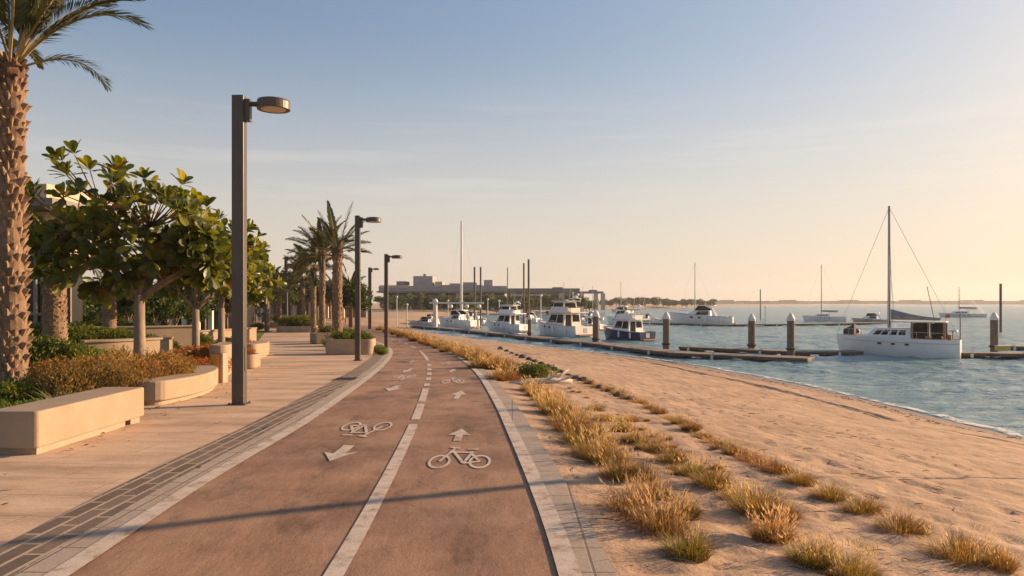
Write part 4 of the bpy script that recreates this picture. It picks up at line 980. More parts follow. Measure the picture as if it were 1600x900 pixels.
    M['stone']=rough_mat('dark_stone',(0.10,0.075,0.055),(0.17,0.13,0.095),6,0.9,0.6,20)
    for i in range(3):
        mb=MB(); rr=random.Random(i); mb.ball((0,0,.1),.2,9,6,.7); mb.v=[(x*rr.uniform(.8,1.2),y*rr.uniform(.8,1.2),z) for x,y,z in mb.v]
        st.append(mb.build('stone',M['stone'],smooth=True))
    su=set()
    for i,(px,py) in enumerate([(782,546),(792,549),(800,553),(808,556),(817,559),(827,563),(836,566),(846,570),(856,574),(866,578),(877,582),(888,586),(900,591),(912,596),(925,601),(938,607),(952,613),(968,620),(984,627)]):
        p=beach_at(px,py); src=st[i%3]; o=src if src.name not in su else src.copy()
        if src.name in su: C.objects.link(o)
        su.add(src.name); o.location=(p.x,p.y,p.z-.03); s=r.uniform(.5,.95)*(1 if i<8 else .75); o.scale=(s*1.25,s,s); o.rotation_euler=(0,0,r.uniform(0,6)); tag(o,'dark stone in the line along the top of the beach','stone','dark stones along the top of the beach')

def build_left_buildings():
    # modern building at the edge: cream parapet, deep eave, dark glazed storeys
    x1=at(72,29); x0=x1-16; y0,y1=29.0,32.5; zb=.2; zt=zat(296,29)
    t=thing('promenade_building','cream building with deep eaves and dark glazing behind the date palm','building',(x1,y0,0))
    W=x0-x1; D=y1-y0
    mb=MB(); mb.box(W,-.6,.6,D,0,zt-.9); mb.build('glazed_wall',M['glass'],t)
    mb=MB(); mb.prism([(W,-1.4),(.9,-1.4),(1.2,D),(W,D)],zt-.55,zt); mb.build('parapet',M['cream'],t)
    mb=MB(); mb.prism([(W,-1.7),(1.3,-1.7),(1.6,D),(W,D)],zt-.85,zt-.56); mb.build('eave',M['roof'],t)
    for z in (zat(338,29),zat(392,29)):
        mb=MB(); mb.box(W,.15,-.25,D,z-.18,z+.16); mb.build('floor_band',M['cream'],t)
    for i in range(9):
        x=-.75-i*1.25; mb=MB(); mb.box(x-.05,x+.05,.45,.62,0,zt-.9); mb.build('mullion',M['frame'],t)
    for i in range(2):
        y=.9+i*1.5; mb=MB(); mb.box(-.62,-.45,y-.05,y+.05,0,zt-.9); mb.build('mullion',M['frame'],t)
    mb=MB(); mb.box(W,-.4,.40,.52,1.15,1.25); mb.build('rail',M['frame'],t)
    # glazed pavilion behind the garden
    Y=58; X0=at(95,Y); X1=at(335,Y); t=thing('garden_pavilion','long low glazed pavilion with pale columns behind the garden trees','building',(X0,Y,0)); W=X1-X0; zt=zat(446,Y)
    mb=MB(); mb.box(0,W,.8,9,-.8,zt-.5); mb.build('glazed_wall',M['glass'],t)
    mb=MB(); mb.box(-.5,W+.5,-.4,9.5,zt-.5,zt); mb.build('roof',M['cream'],t)
    for i in range(12):
        x=.3+(W-.6)*i/11; mb=MB(); mb.box(x-.16,x+.16,-.1,.22,-.8,zt-.5); mb.build('column',M['pale_render'],t)
    # white colonnade beyond the walk
    Y=116; X0=at(386,Y); X1=at(560,Y); t=thing('colonnade','row of white columns under a flat roof at the far end of the walk','pergola',(X0,Y,base_z(Y))); W=X1-X0; H=zat(459,Y)-base_z(Y)
    for i in range(15):
        x=W*i/14; mb=MB(); mb.box(x-.27,x+.27,-.27,.27,0,H-.4); mb.build('column',M['pale_render'],t)
    mb=MB(); mb.box(-.6,W+.6,-.8,4.5,H-.4,H); mb.build('roof',M['cream'],t)
    mb=MB(); mb.box(-.4,W+.4,4.0,4.4,0,H-.4); mb.build('back_wall',M['roof'],t)

def build_person():
    Y=68.0; p=Vector((at(412,Y),Y,base_z(Y)))
    V=[(0,0,.92),(0,.01,1.12),(0,.01,1.38),(0,.02,1.50),(0,.0,1.60),(0,-.01,1.70),
       (.17,0,1.42),(.24,.06,1.16),(.22,-.06,.94),(.21,-.1,.86),(-.17,0,1.42),(-.24,-.04,1.16),(-.23,.12,.95),(-.22,.15,.87),
       (.09,0,.88),(.10,.14,.50),(.10,.10,.10),(.11,-.05,.04),(-.09,0,.88),(-.10,-.08,.50),(-.10,-.26,.14),(-.11,-.36,.06)]
    E=[(0,1),(1,2),(2,3),(3,4),(4,5),(2,6),(6,7),(7,8),(8,9),(2,10),(10,11),(11,12),(12,13),(0,14),(14,15),(15,16),(16,17),(0,18),(18,19),(19,20),(20,21)]
    RD=[.15,.14,.17,.055,.095,.085,.075,.05,.038,.035,.075,.05,.038,.035,.10,.07,.05,.04,.10,.07,.05,.04]
    me=bpy.data.meshes.new('person'); me.from_pydata(V,E,[]); o=bpy.data.objects.new('tmp',me); C.objects.link(o)
    sk=o.modifiers.new('s','SKIN')
    for i,q in enumerate(me.skin_vertices[0].data): q.radius=(RD[i],RD[i]*.85); q.use_root=(i==0)
    o.modifiers.new('d','SUBSURF').levels=1; o.modifiers['d'].render_levels=1
    dg=bpy.context.evaluated_depsgraph_get(); m2=bpy.data.meshes.new_from_object(o.evaluated_get(dg)); bpy.data.objects.remove(o)
    skin=plain('skin',(.30,.17,.11),.6); sh=plain('olive_shirt',(.10,.10,.06),.9); tr=plain('dark_trousers',(.05,.045,.045),.9); hair=plain('dark_hair',(.03,.02,.015),.7)
    m2.materials.clear()
    for m in (skin,sh,tr,hair): m2.materials.append(m)
    for f in m2.polygons:
        z=f.center.z; ax=abs(f.center.x)
        f.material_index = 3 if (z>1.66 or (z>1.56 and f.center.y>.04)) else 0 if z>1.47 or (ax>.16 and z<1.2 and z>.8) else 1 if z>.93 else 2
        f.use_smooth=True
    m2.name='person'; o=bpy.data.objects.new('person',m2); link(o); o.location=p; tag(o,'person in olive shirt and dark trousers walking away along the promenade','person')
# ------------------------------------------------------------------ marina
def marina_materials():
    M['gel']=rough_mat('white_gelcoat',(0.80,0.79,0.77),(0.86,0.85,0.83),1.5,0.28,0.03,20,spec=0.5)
    M['gel_grey']=rough_mat('grey_gelcoat',(0.42,0.42,0.42),(0.5,0.5,0.5),1.5,0.35,0.03,20)
    M['gel_cream']=rough_mat('cream_gelcoat',(0.74,0.69,0.61),(0.8,0.75,0.67),1.5,0.3,0.03,20)
    M['navy']=rough_mat('navy_gelcoat',(0.012,0.035,0.085),(0.018,0.048,0.11),1.5,0.25,0.03,20)
    M['bottom']=rough_mat('dark_antifouling',(0.02,0.025,0.03),(0.035,0.04,0.045),4,0.7,0.2,20)
    M['teak']=rough_mat('teak',(0.26,0.15,0.08),(0.34,0.205,0.115),6,0.7,0.3,30,stretch=(1,9,9))
    M['tint']=rough_mat('tinted_window',(0.012,0.013,0.014),(0.022,0.023,0.025),2,0.2,0.0,10,spec=0.1)
    M['steel']=rough_mat('stainless',(0.55,0.54,0.52),(0.63,0.62,0.6),6,0.25,0.0,30,metal=0.9)
    M['mast']=rough_mat('mast_alloy',(0.24,0.22,0.20),(0.32,0.295,0.27),4,0.5,0.05,30,metal=0.2)
    M['mast_white']=rough_mat('white_mast',(0.66,0.63,0.58),(0.74,0.70,0.65),4,0.4,0.05,30)
    M['canvas']=rough_mat('grey_canvas',(0.20,0.205,0.22),(0.29,0.295,0.31),3,0.9,0.4,12,bdist=.03)
    M['canvas_dark']=rough_mat('dark_canvas',(0.045,0.05,0.05),(0.075,0.08,0.08),3,0.9,0.4,12)
    M['red']=rough_mat('red_plastic',(0.45,0.06,0.04),(0.55,0.09,0.06),4,0.5,0.05,20)
    M['rubber']=rough_mat('black_rubber',(0.02,0.02,0.02),(0.04,0.04,0.04),4,0.7,0.1,20)
    M['pile']=rough_mat('weathered_pile',(0.135,0.10,0.075),(0.21,0.16,0.12),3,0.9,0.6,20,c3=(0.09,0.07,0.055),stretch=(3,3,.5))
    M['cap']=rough_mat('white_pile_cap',(0.66,0.62,0.57),(0.74,0.70,0.64),4,0.5,0.05,30)
    M['deck']=rough_mat('dock_planks',(0.20,0.155,0.12),(0.27,0.21,0.165),2,0.85,0.4,25,c3=(.14,.11,.085),stretch=(1,1,1))
    M['dockside']=rough_mat('dock_side',(0.10,0.085,0.07),(0.16,0.135,0.11),2,0.9,0.4,12,c3=(.05,.045,.04))
    M['whitepaint']=rough_mat('white_paint_metal',(0.66,0.62,0.56),(0.74,0.70,0.64),3,0.45,0.05,30)

def hull_sections(L,W,fs,fb,draft=.25,n=16,full=.86,rake=.10):
    S=[]
    for i in range(n+1):
        t=i/n; half=W/2*(full+(1-full)*math.sin(min(1,t*1.9)*PI/2))*max(0.0,1-max(0,(t-.42)/.58)**2.3)
        z=fs+(fb-fs)*t**1.7; x=t*L
        xs=x+rake*L*max(0,t-.4)**2*1.4; xk=x-.06*L*max(0,t-.5)*1.0
        half=max(half,.012)
        pts=[(xs,half,z),(xs*.8+x*.2,half*(.99-.10*t),z*.62+.02),(x,half*(.93-.30*t),.16*z+.03),(x*.5+xk*.5,half*(.84-.45*t),-.06),(xk,.0,-draft)]
        S.append(pts)
    return S
def hull(mbh,mbb,S):
    n=len(S)
    for (mb,k0,k1) in ((mbh,0,3),(mbb,3,4)):
        for sgn in (1,-1):
            vs=[(p[0],sgn*p[1],p[2]) for s in S for p in s[k0:k1+1]]; m=k1-k0+1; fs=[]
            for i in range(n-1):
                for k in range(m-1):
                    a,b,c,d=i*m+k,i*m+k+1,(i+1)*m+k+1,(i+1)*m+k; fs.append((a,b,c,d) if sgn<0 else (d,c,b,a))
            mb.add(vs,fs)
    s=S[0]; mbh.add([(p[0],p[1],p[2]) for p in s]+[(p[0],-p[1],p[2]) for p in s[::-1]],[tuple(range(2*len(s)-1,-1,-1))])
def deck_strip(mb,S,drop,inset_=.04):
    L=[(s[0][0],max(.005,s[0][1]-inset_),s[0][2]-drop) for s in S]; n=len(L)
    mb.add(L+[(a,-b,c) for a,b,c in L],[(i,i+1,n+i+1,n+i)[::-1] for i in range(n-1)])
def house(mb,x0,x1,w0,w1,z0,z1,rf,rb,nose=.0):
    """deckhouse: rf how far the front leans back, rb the stern face leans forward; returns its 4 side quads"""
    b=[(x0,-w0/2,z0),(x1,-w0/2*(1-nose),z0),(x1,w0/2*(1-nose),z0),(x0,w0/2,z0)]
    t=[(x0+rb,-w1/2,z1),(x1-rf,-w1/2*(1-nose),z1),(x1-rf,w1/2*(1-nose),z1),(x0+rb,w1/2,z1)]
    mb.hexa(b+t)
    return {'stb':[b[0],b[1],t[1],t[0]],'port':[b[2],b[3],t[3],t[2]],'front':[b[1],b[2],t[2],t[1]],'back':[b[3],b[0],t[0],t[3]]}
def rail_line(mb,pts,h,every=1,r=.018):
    top=[Vector(p)+Vector((0,0,h)) for p in pts]; mb.tube(top,r,5)
    for p,q in list(zip(pts,top))[::every]: mb.tube([p,q],r*.8,5)

def cruiser(name,label,loc,heading,scale,L=8.5,W=3.0,hullmat='gel',style='fly',top='gel',group=None,fs=1.05,fb=1.55,detail=2,mast=0,cat='motor boat',zs=1.0):
    """bow towards +X of its own frame; heading = direction of the bow, degrees from +X towards +Y"""
    t=thing(name,label,cat,loc,rad(heading),group,scale)
    t.scale=(scale,scale,scale*zs)
    S=hull_sections(L,W,fs,fb); S0=[[(p[0]-L/2,p[1],p[2]) for p in s] for s in S]
    h=MB(); b=MB(); hull(h,b,S0); hm=h.build('hull',M[hullmat],t,smooth=True); md=hm.modifiers.new('e','EDGE_SPLIT'); md.split_angle=rad(40)
    b.build('keel',M['bottom'],t,smooth=True)
    d=MB(); deck_strip(d,S0,.06); d.build('deck',M[top],t)
    mb=MB()
    for sg in (1,-1): mb.tube([(s[0][0],sg*s[0][1],s[0][2]+.01) for s in S0],.035,6)
    mb.build('rub_rail',M['whitepaint'] if hullmat!='gel' else M['gel_grey'],t)
    mb=MB(); mb.box(-L/2-.55,-L/2+.02,-W*.40,W*.40,.18,.28); mb.build('swim_platform',M['teak'],t)
    mb=MB(); q=[S0[0][0],]; mb.box(-L/2-.012,-L/2+.02,-.30,.25,.42,.9); mb.build('transom_door',M['gel_grey'],t)
    # portlights in the hull
    mb=MB()
    if style!='dinghy':
        for k in (8,10):
            for sg in (1,-1):
                a,c=S0[k],S0[k+1]; y=lambda s,f:(s[0][1]*(f)+s[1][1]*(1-f))
                P=[(a[0][0]+.1,sg*(y(a,.55)+.012),a[0][2]*.62+a[0][2]*.30*.2),(c[0][0]-.05,sg*(y(c,.55)+.012),c[0][2]*.70),(c[0][0]-.05,sg*(y(c,.7)+.012),c[0][2]*.84),(a[0][0]+.1,sg*(y(a,.7)+.012),a[0][2]*.84)]
                mb.panel(P if sg<0 else P[::-1],0,1,0,1,.012)
        mb.build('portlight',M['tint'],t)
    zc=fs-.05
    if style in('fly','trawler'):
        hz=1.35
        mb=MB(); q=house(mb,-L*.24,L*.22,W*.80,W*.70,zc,zc+hz,.75,.06,.12); mb.build('cabin',M[top],t,bevel=.05)
        for sd in('stb','port'):
            mb=MB(); 
            fl=(lambda a,b_:(a,b_)) if sd=='stb' else (lambda a,b_:(1-b_,1-a))
            a,c=fl(.06,.40); mb.panel(q[sd],a,c,.28,.88,.015); w=mb.build('window',M['tint'],t)
            mb=MB(); a,c=fl(.45,.86); mb.panel(q[sd],a,c,.32,.88,.015); mb.build('window',M['tint'],t)
        mb=MB(); mb.panel(q['front'],.06,.94,.30,.9,.015); mb.build('windscreen',M['tint'],t)
        mb=MB(); mb.panel(q['back'],.10,.45,.0,.86,.015); mb.build('saloon_door',M['tint'],t)
        mb=MB(); mb.panel(q['back'],.52,.92,.35,.86,.015); mb.build('window',M['tint'],t)
        z1=zc+hz
        mb=MB(); mb.prism([(-L*.40,-W*.40),(L*.10,-W*.38),(L*.15,-W*.22),(L*.15,W*.22),(L*.10,W*.38),(-L*.40,W*.40)],z1+.0,z1+.10); mb.build('flybridge_deck',M[top],t,bevel=.02)
        for sg in (1,-1):
            mb=MB(); mb.tube([(-L*.385,sg*W*.37,zc-.05),(-L*.385,sg*W*.37,z1)],.035,6); mb.build('deck_post',M['steel'],t)
        mb=MB(); P=[(-L*.30,-W*.37),(L*.08,-W*.36),(L*.145,-W*.2),(L*.145,W*.2),(L*.08,W*.36),(-L*.30,W*.37)]; iP=[(x*.97-.05,y*.93) for x,y in P]
        n=len(P); vs=[(x,y,z1+.09) for x,y in P]+[(x-.08,y*.97,z1+.62) for x,y in P]+[(x-.05,y*.95,z1+.62) for x,y in iP]+[(x,y,z1+.10) for x,y in iP]
        mb.add(vs,[(k*n+i,k*n+i+1,(k+1)*n+i+1,(k+1)*n+i) for k in range(3) for i in range(n-1)]); mb.build('flybridge_coaming',M[top],t)
        mb=MB(); mb.panel([(L*.15,-W*.2,z1+.62),(L*.15,W*.2,z1+.62),(L*.10,W*.19,z1+.95),(L*.10,-W*.19,z1+.95)],0,1,0,1,.015); mb.build('fly_windscreen',M['tint'],t)
        mb=MB(); mb.box(-L*.30,-L*.24,-W*.22,W*.22,z1+.1,z1+.5); mb.build('helm_seat',M['gel_cream'],t,bevel=.04)
        zt=z1+1.12
        if style=='fly':
            mb=MB(); q2=house(mb,-L*.20,L*.10,W*.62,W*.54,z1+.1,zt,.35,.10,.1); up=mb.build('upper_cabin',M[top],t,bevel=.03)
            for sd in('stb','port'):
                mb=MB(); mb.panel(q2[sd],.08,.92,.45,.88,.015); mb.build('window',M['tint'],up)
            mb=MB(); mb.panel(q2['front'],.05,.95,.45,.9,.015); mb.build('windscreen',M['tint'],up)
            mb=MB(); mb.panel(q2['back'],.08,.92,.30,.86,.015); mb.build('doorway',M['tint'],up)
            mb=MB(); mb.prism(round_rect(-L*.27,L*.09,-W*.33,W*.33,.25),zt+.001,zt+.10); mb.build('hard_top',M[top],t,bevel=.02)
        else:
            mb=MB(); mb.box(-L*.2,L*.02,-W*.3,W*.3,z1+1.05,z1+1.12); mb.build('bimini',M['canvas_dark'],t,bevel=.02); zt=z1+1.1
            for sx in (-.18,.0):
                for sg in(1,-1): 
                    mb=MB(); mb.tube([(L*sx,sg*W*.3,z1+.5),(L*sx,sg*W*.29,z1+1.06)],.025,5); mb.build('bimini_post',M['steel'],t)
        mb=MB()
        for sg in(1,-1): mb.tube([(-L*.26,sg*W*.30,zt-.1),(-L*.30,sg*W*.25,zt+.3),(-L*.30,0,zt+.36)],.04,6)
        mb.build('radar_arch',M['whitepaint'],t)
        mb=MB(); mb.lathe([(.02,zt+.36),(.24,zt+.40),(.24,zt+.50),(.12,zt+.58),(.01,zt+.60)],12,-L*.30,0); mb.build('radar_dome',M['gel'],t)
        for sg in(1,-1):
            mb=MB(); mb.tube([(-L*.28,sg*W*.26,zt+.2),(-L*.34,sg*W*.27,zt+1.7)],.018,5); mb.build('antenna',M['whitepaint'],t)
    elif style=='express':
        mb=MB(); q=house(mb,-L*.15,L*.30,W*.74,W*.52,zc,zc+.80,1.3,.1,.25); mb.build('cabin',M[top],t,bevel=.06)
        mb=MB(); mb.panel(q['front'],.06,.94,.12,.9,.015); mb.build('windscreen',M['tint'],t)
        for sd in('stb','port'):
            mb=MB(); a,c=(.10,.66) if sd=='stb' else (.34,.9); mb.panel(q[sd],a,c,.35,.85,.015); mb.build('window',M['tint'],t)
        mb=MB(); mb.prism(round_rect(-L*.22,L*.10,-W*.33,W*.33,.25),zc+1.35,zc+1.43); mb.build('hard_top',M[top],t,bevel=.02)
        for sg in(1,-1):
            mb=MB(); mb.tube([(-L*.24,sg*W*.42,zc),(-L*.17,sg*W*.36,zc+1.0),(-L*.05,sg*W*.30,zc+1.36)],[.11,.09,.06],6); mb.build('radar_arch',M[top],t)
            mb=MB(); mb.panel([(-L*.15,sg*W*.33,zc+.8),(L*.12,sg*W*.28,zc+.8),(L*.07,sg*W*.30,zc+1.34),(-L*.08,sg*W*.31,zc+1.34)][::int(-sg) or 1],0,1,0,1,.01); mb.build('side_window',M['tint'],t)
        mb=MB(); mb.box(-L*.42,-L*.30,-W*.35,W*.35,zc-.3,zc+.12); mb.build('bench_seat',M['gel_cream'],t,bevel=.04)
        mb=MB(); mb.tube([(-L*.15,0,zc+1.42),(-L*.18,0,zc+2.6)],.018,5); mb.build('antenna',M['whitepaint'],t)
    if style!='dinghy' and detail>1:
        for sg in(1,-1):
            mb=MB(); pts=[(s[0][0]-.02,sg*max(.05,s[0][1]-.06),s[0][2]-.02) for s in S0[6:16]]; rail_line(mb,pts,.42,2,.016); mb.build('bow_rail',M['steel'],t)
        for k,sg in ((3,1),(7,1),(3,-1),(7,-1)):
            s=S0[k][0]; mb=MB(); mb.lathe([(.02,s[2]-.75),(.10,s[2]-.68),(.11,s[2]-.2),(.03,s[2]-.1),(.015,s[2])],8,s[0],sg*(s[1]+.10)); mb.build('fender',M['gel'],t)
    return t

def sail_yacht(name,label,loc,heading,scale,L=8.5,W=2.9,H=10.5,fs=1.15,fb=1.45,style='full',mastmat='mast',group=None,rm=.06):
    t=thing(name,label,'sailing boat',loc,rad(heading),group,scale)
    S=hull_sections(L,W,fs,fb,.3,18,.80,.05); S0=[[(p[0]-L/2,p[1],p[2]) for p in s] for s in S]
    h=MB(); b=MB(); hull(h,b,S0); hm=h.build('hull',M['gel'],t,smooth=True); md=hm.modifiers.new('e','EDGE_SPLIT'); md.split_angle=rad(40); b.build('keel',M['bottom'],t,smooth=True)
    d=MB(); deck_strip(d,S0,.05); d.build('deck',M['teak'] if style=='full' else M['gel'],t)
    mb=MB()
    for sg in(1,-1): mb.tube([(s[0][0],sg*(s[0][1]*.6+s[1][1]*.4+.006),s[0][2]*.78) for s in S0[:-1]],.022,5)
    mb.build('stripe',M['gel_grey'],t)
    zc=fs-.02
    mb=MB(); q=house(mb,-L*.13,L*.29,W*.82,W*.62,zc-.05,zc+.82,.95,.05,.22) if style=='full' else house(mb,-L*.12,L*.26,W*.70,W*.52,zc,zc+.60,.55,.05,.2); mb.build('coachroof',M['gel'],t,bevel=.05)
    for sd in('stb','port'):
        for u in (.14,.34,.54,.72):
            a=u if sd=='stb' else 1-u-.15; mb=MB(); mb.panel(q[sd],a,a+.15,.40,.80,.012); mb.build('window',M['tint'],t)
    for k in (7,9,11):
        for sg in(1,-1):
            s=S0[k]; y=s[0][1]*.55+s[1][1]*.45; c=S0[k+1]; y2=c[0][1]*.55+c[1][1]*.45; z=s[0][2]*.8; x=s[0][0]
            P=[(x,sg*(y+.01),z-.22),(x+.26,sg*(y+(y2-y)*.5+.01),z-.22),(x+.26,sg*(y+(y2-y)*.5+.012),z-.10),(x,sg*(y+.012),z-.10)]; mb=MB(); mb.panel(P if sg<0 else P[::-1],0,1,0,1,.012); mb.build('portlight',M['tint'],t)
    mx=L*.07
    mb=MB(); mb.tube([(mx,0,zc),(mx,0,H)],[rm*1.25,rm*.8],10); ms=mb.build('mast',M[mastmat],t)
    for f,w in ((.42,.62),(.68,.48)):
        z=zc+(H-zc)*f; mb=MB(); mb.tube([(mx-.08,-w,z+.03),(mx,0,z),(mx-.08,w,z+.03)],.022,5); mb.build('spreader',M[mastmat],ms)
    mb=MB(); mb.tube([(mx,0,zc+1.45),(-L*.34,0,zc+1.40)],.055,8); mb.build('boom',M[mastmat],t)
    rg=[((mx,0,H-.1),(L*.52,0,fb)),((mx,0,H-.1),(-L*.48,0,fs+.2))]
    for sg in(1,-1): rg+=[((mx,0,H-.1),(mx-.1,sg*W*.45,fs)),((mx,0,zc+(H-zc)*.66),(mx-.3,sg*W*.46,fs))]
    for a,c in rg: 
        mb=MB(); mb.tube([a,c],.014,4); mb.build('stay',M['steel'],t)
    if style=='full':
        mb=MB(); N=12; pts=[]
        vs=[];n=8
        for i in range(N+1):
            u=i/N; x=mx-.05+(-L*.34-mx)*u; hh=.62*(1-u)**1.8+.14; zz=zc+1.45-.05*u
            for k in range(n):
                a=2*PI*k/n; vs.append((x,.11*math.cos(a)*(1.2-.6*u),zz+.02+hh*.5+hh*.5*math.sin(a)))
        fs_=[(i*n+k,i*n+(k+1)%n,(i+1)*n+(k+1)%n,(i+1)*n+k) for i in range(N) for k in range(n)]+[tuple(range(n)),tuple(N*n+k for k in range(n))[::-1]]
        mb.add(vs,fs_); mb.build('sail_cover',M['canvas'],t,smooth=True)
        # hard top over the cockpit; dark panels paint the shade in its openings
        zt=zc+1.22
        mb=MB(); mb.prism(round_rect(-L*.40,L*.04,-W*.40,W*.40,.3),zt,zt+.08); mb.build('cockpit_roof',M['gel_cream'],t,bevel=.02)
        for x in(-.38,-.26,-.13):
            for sg in(1,-1): mb=MB(); mb.box(L*x-.07,L*x+.07,sg*W*.38-.04,sg*W*.38+.04,zc,zt); mb.build('roof_post',M['teak'],t)
        for x0,x1 in((-.235,-.14),(-.36,-.285)):
            for sg in(1,-1): mb=MB(); mb.box(L*x0,L*x1,sg*W*.375-.01,sg*W*.375+.01,zc+.12,zt-.04); mb.build('shade_panel',M['tint'],t)
        mb=MB(); mb.box(-L*.36,-L*.14,-W*.36,W*.36,zc-.4,zc+.18); mb.build('cockpit_bench',M['teak'],t,bevel=.03)
        mb=MB(); mb.box(-L*.43,-L*.40,-.5,.5,zc,zc+.35); mb.build('stern_locker',M['teak'],t)
        mb=MB(); mb.tube([(-L*.44,0,zc),(-L*.44,0,zc+.62)],.06,8); mb.lathe([(.28,zc+.60),(.30,zc+.63),(.28,zc+.66),(.25,zc+.63),(.28,zc+.60)],16,-L*.44,0); mb.build('wheel',M['steel'],t)
        # canvas over the bow and red buoys
        mb=MB(); mb.prism([(L*.36,-.5),(L*.46,-.25),(L*.46,.25),(L*.36,.5)],fb-.02,[fb+.75,fb+.35,fb+.35,fb+.75]); mb.build('bow_canvas',M['canvas_dark'],t,bevel=.05)
        for x,y in((.45,-.32),(.42,-.5),(.39,-.62),(.355,-.72)):
            mb=MB(); mb.ball((L*x,y,fb+.2),.17,10,7,1.2); mb.build('buoy',M['red'],t,smooth=True)
        mb=MB(); mb.tube([(-L*.49,-W*.3,fs),(-L*.49,-W*.3,fs+1.9)],.045,8); mb.build('davit_post',M['mast'],t)
        mb=MB(); mb.tube([(-L*.30,.2,zt+.1),(-L*.24,.2,zt+2.6)],.03,6); mb.build('radar_pole',M['mast'],t)
        mb=MB(); mb.box(-L*.475,-L*.47,-.10,.12,.30,1.0); mb.build('transom_ladder',M['steel'],t)
        for sg in(1,-1):
            mb=MB(); rail_line(mb,[(s[0][0]-.02,sg*max(.05,s[0][1]-.05),s[0][2]-.03) for s in S0[2:18]],.5,2,.014); mb.build('guard_rail',M['steel'],t)
        mb=MB(); mb.box(-L*.505,-L*.495,-W*.36,W*.36,.1,.16); mb.build('swim_step',M['teak'],t)
        mb=MB(); mb.prism([(-L*.385,.34),(-L*.42,.34),(-L*.42,.36),(-L*.385,.36)],zt+.35,zt+.6); mb.tube([(-L*.385,.35,zt),(-L*.385,.35,zt+.62)],.012,5); mb.build('ensign',M['red'],t)
    else:
        mb=MB(); mb.tube([(mx-.1,0,zc+1.32),(-L*.32,0,zc+1.2)],[.16,.09],8); mb.build('sail_cover',M['canvas_dark'],t)
        mb=MB(); mb.prism(round_rect(-L*.30,-L*.1,-W*.3,W*.3,.2),zc+.85,zc+.92); mb.build('sprayhood',M['canvas_dark'],t)
        for sg in(1,-1): mb=MB(); mb.tube([(-L*.12,sg*W*.28,zc),(-L*.12,sg*W*.28,zc+.86)],.025,5); mb.build('hood_post',M['steel'],t)
    return t

def pile(label,px,py0,py1,wpx,Y=None,cap=True,group=None):
    if Y is None:
        p=sea_pt(px,py1,SEA+.38)
    else: p=Vector((at(px,Y),Y,0))
    s=FOC/p.y; r=wpx/s/2; zt=zat(py0,p.y)
    t=thing('dock_pile',label,'dock pile',(p.x,p.y,SEA),0,group); h=zt-SEA; hc=r*1.5 if cap else .02
    mb=MB(); mb.lathe([(r,-1.2),(r*1.02,.3),(r,h-hc)],14); mb.build('post',M['pile'],t)
    mb=MB(); 
    if cap: mb.lathe([(r*1.12,h-hc-.16),(r*1.12,h-hc),(r*.35,h-.03),(.01,h)],14)
    else: mb.lathe([(r*1.06,h-.1),(r*1.06,h-.02),(.01,h)],12)
    mb.build('cap',M['cap'] if cap else M['roof'],t)
    if cap:
        mb=MB(); mb.lathe([(r+.02,.48),(r+.09,.50),(r+.09,.58),(r+.02,.60)],14); mb.build('guide_ring',M['rubber'],t)
    return t

def dock(label,pts,w,zt=.32,seg=3.0,group=None):
    """floating walkway along pts, given as points on its near edge; deck, timber sides, floats and cleats"""
    P=[Vector((p[0],p[1])) for p in pts]; o=P[0]; t=thing('floating_dock',label,'floating dock',(o.x,o.y,SEA),0,group); Q=[p-o for p in P]
    L=[];Rr=[]
    for i,p in enumerate(Q):
        d=(Q[min(i+1,len(Q)-1)]-Q[max(i-1,0)]).normalized(); n=Vector((-d.y,d.x)); n=n if n.y>0 else -n; Rr.append(p); L.append(p+n*w)
    poly=[tuple(a) for a in Rr]+[tuple(a) for a in L[::-1]]
    ar=sum(poly[i][0]*poly[(i+1)%len(poly)][1]-poly[(i+1)%len(poly)][0]*poly[i][1] for i in range(len(poly)))
    if ar<0: poly=poly[::-1]
    mb=MB(); mb.prism(poly,zt-.07,zt); mb.build('deck',M['deck'],t)
    ip=inset(poly,.03); mb=MB(); mb.prism(ip,.12,zt-.071); mb.build('side_beam',M['dockside'],t)
    tot=sum((Q[i+1]-Q[i]).length for i in range(len(Q)-1)); s=.8; 
    def pos(s):
        for i in range(len(Q)-1):
            l=(Q[i+1]-Q[i]).length
            if s<=l: return Q[i]+(Q[i+1]-Q[i])*(s/l),(Q[i+1]-Q[i]).normalized()
            s-=l
        return Q[-1],(Q[-1]-Q[-2]).normalized()
    k=0
    while s<tot-.5:
        c,d=pos(s); n=Vector((-d.y,d.x)); n=n if n.y>0 else -n; a=c+n*.12; 
        mb=MB(); e=d*.75; m=n*(w-.24); mb.prism([tuple(a-e),tuple(a+e),tuple(a+e+m),tuple(a-e+m)] if d.x>0 else [tuple(a+e),tuple(a-e),tuple(a-e+m),tuple(a+e+m)],-.25,.125); mb.build('float',M['bottom'],t)
        if k%2==0:
            q=c-n*.05; mb=MB(); mb.lathe([(.02,zt-.32),(.09,zt-.28),(.09,zt-.08),(.02,zt-.04)],8,q.x,q.y); mb.build('fender',M['cap'],t)
        q=c+n*.15; mb=MB(); mb.box(q.x-.14,q.x+.14,q.y-.025,q.y+.025,zt+.06,zt+.10); mb.box(q.x-.04,q.x+.04,q.y-.02,q.y+.02,zt-.005,zt+.06); mb.build('cleat',M['steel'],t)
        s+=seg; k+=1
    return t

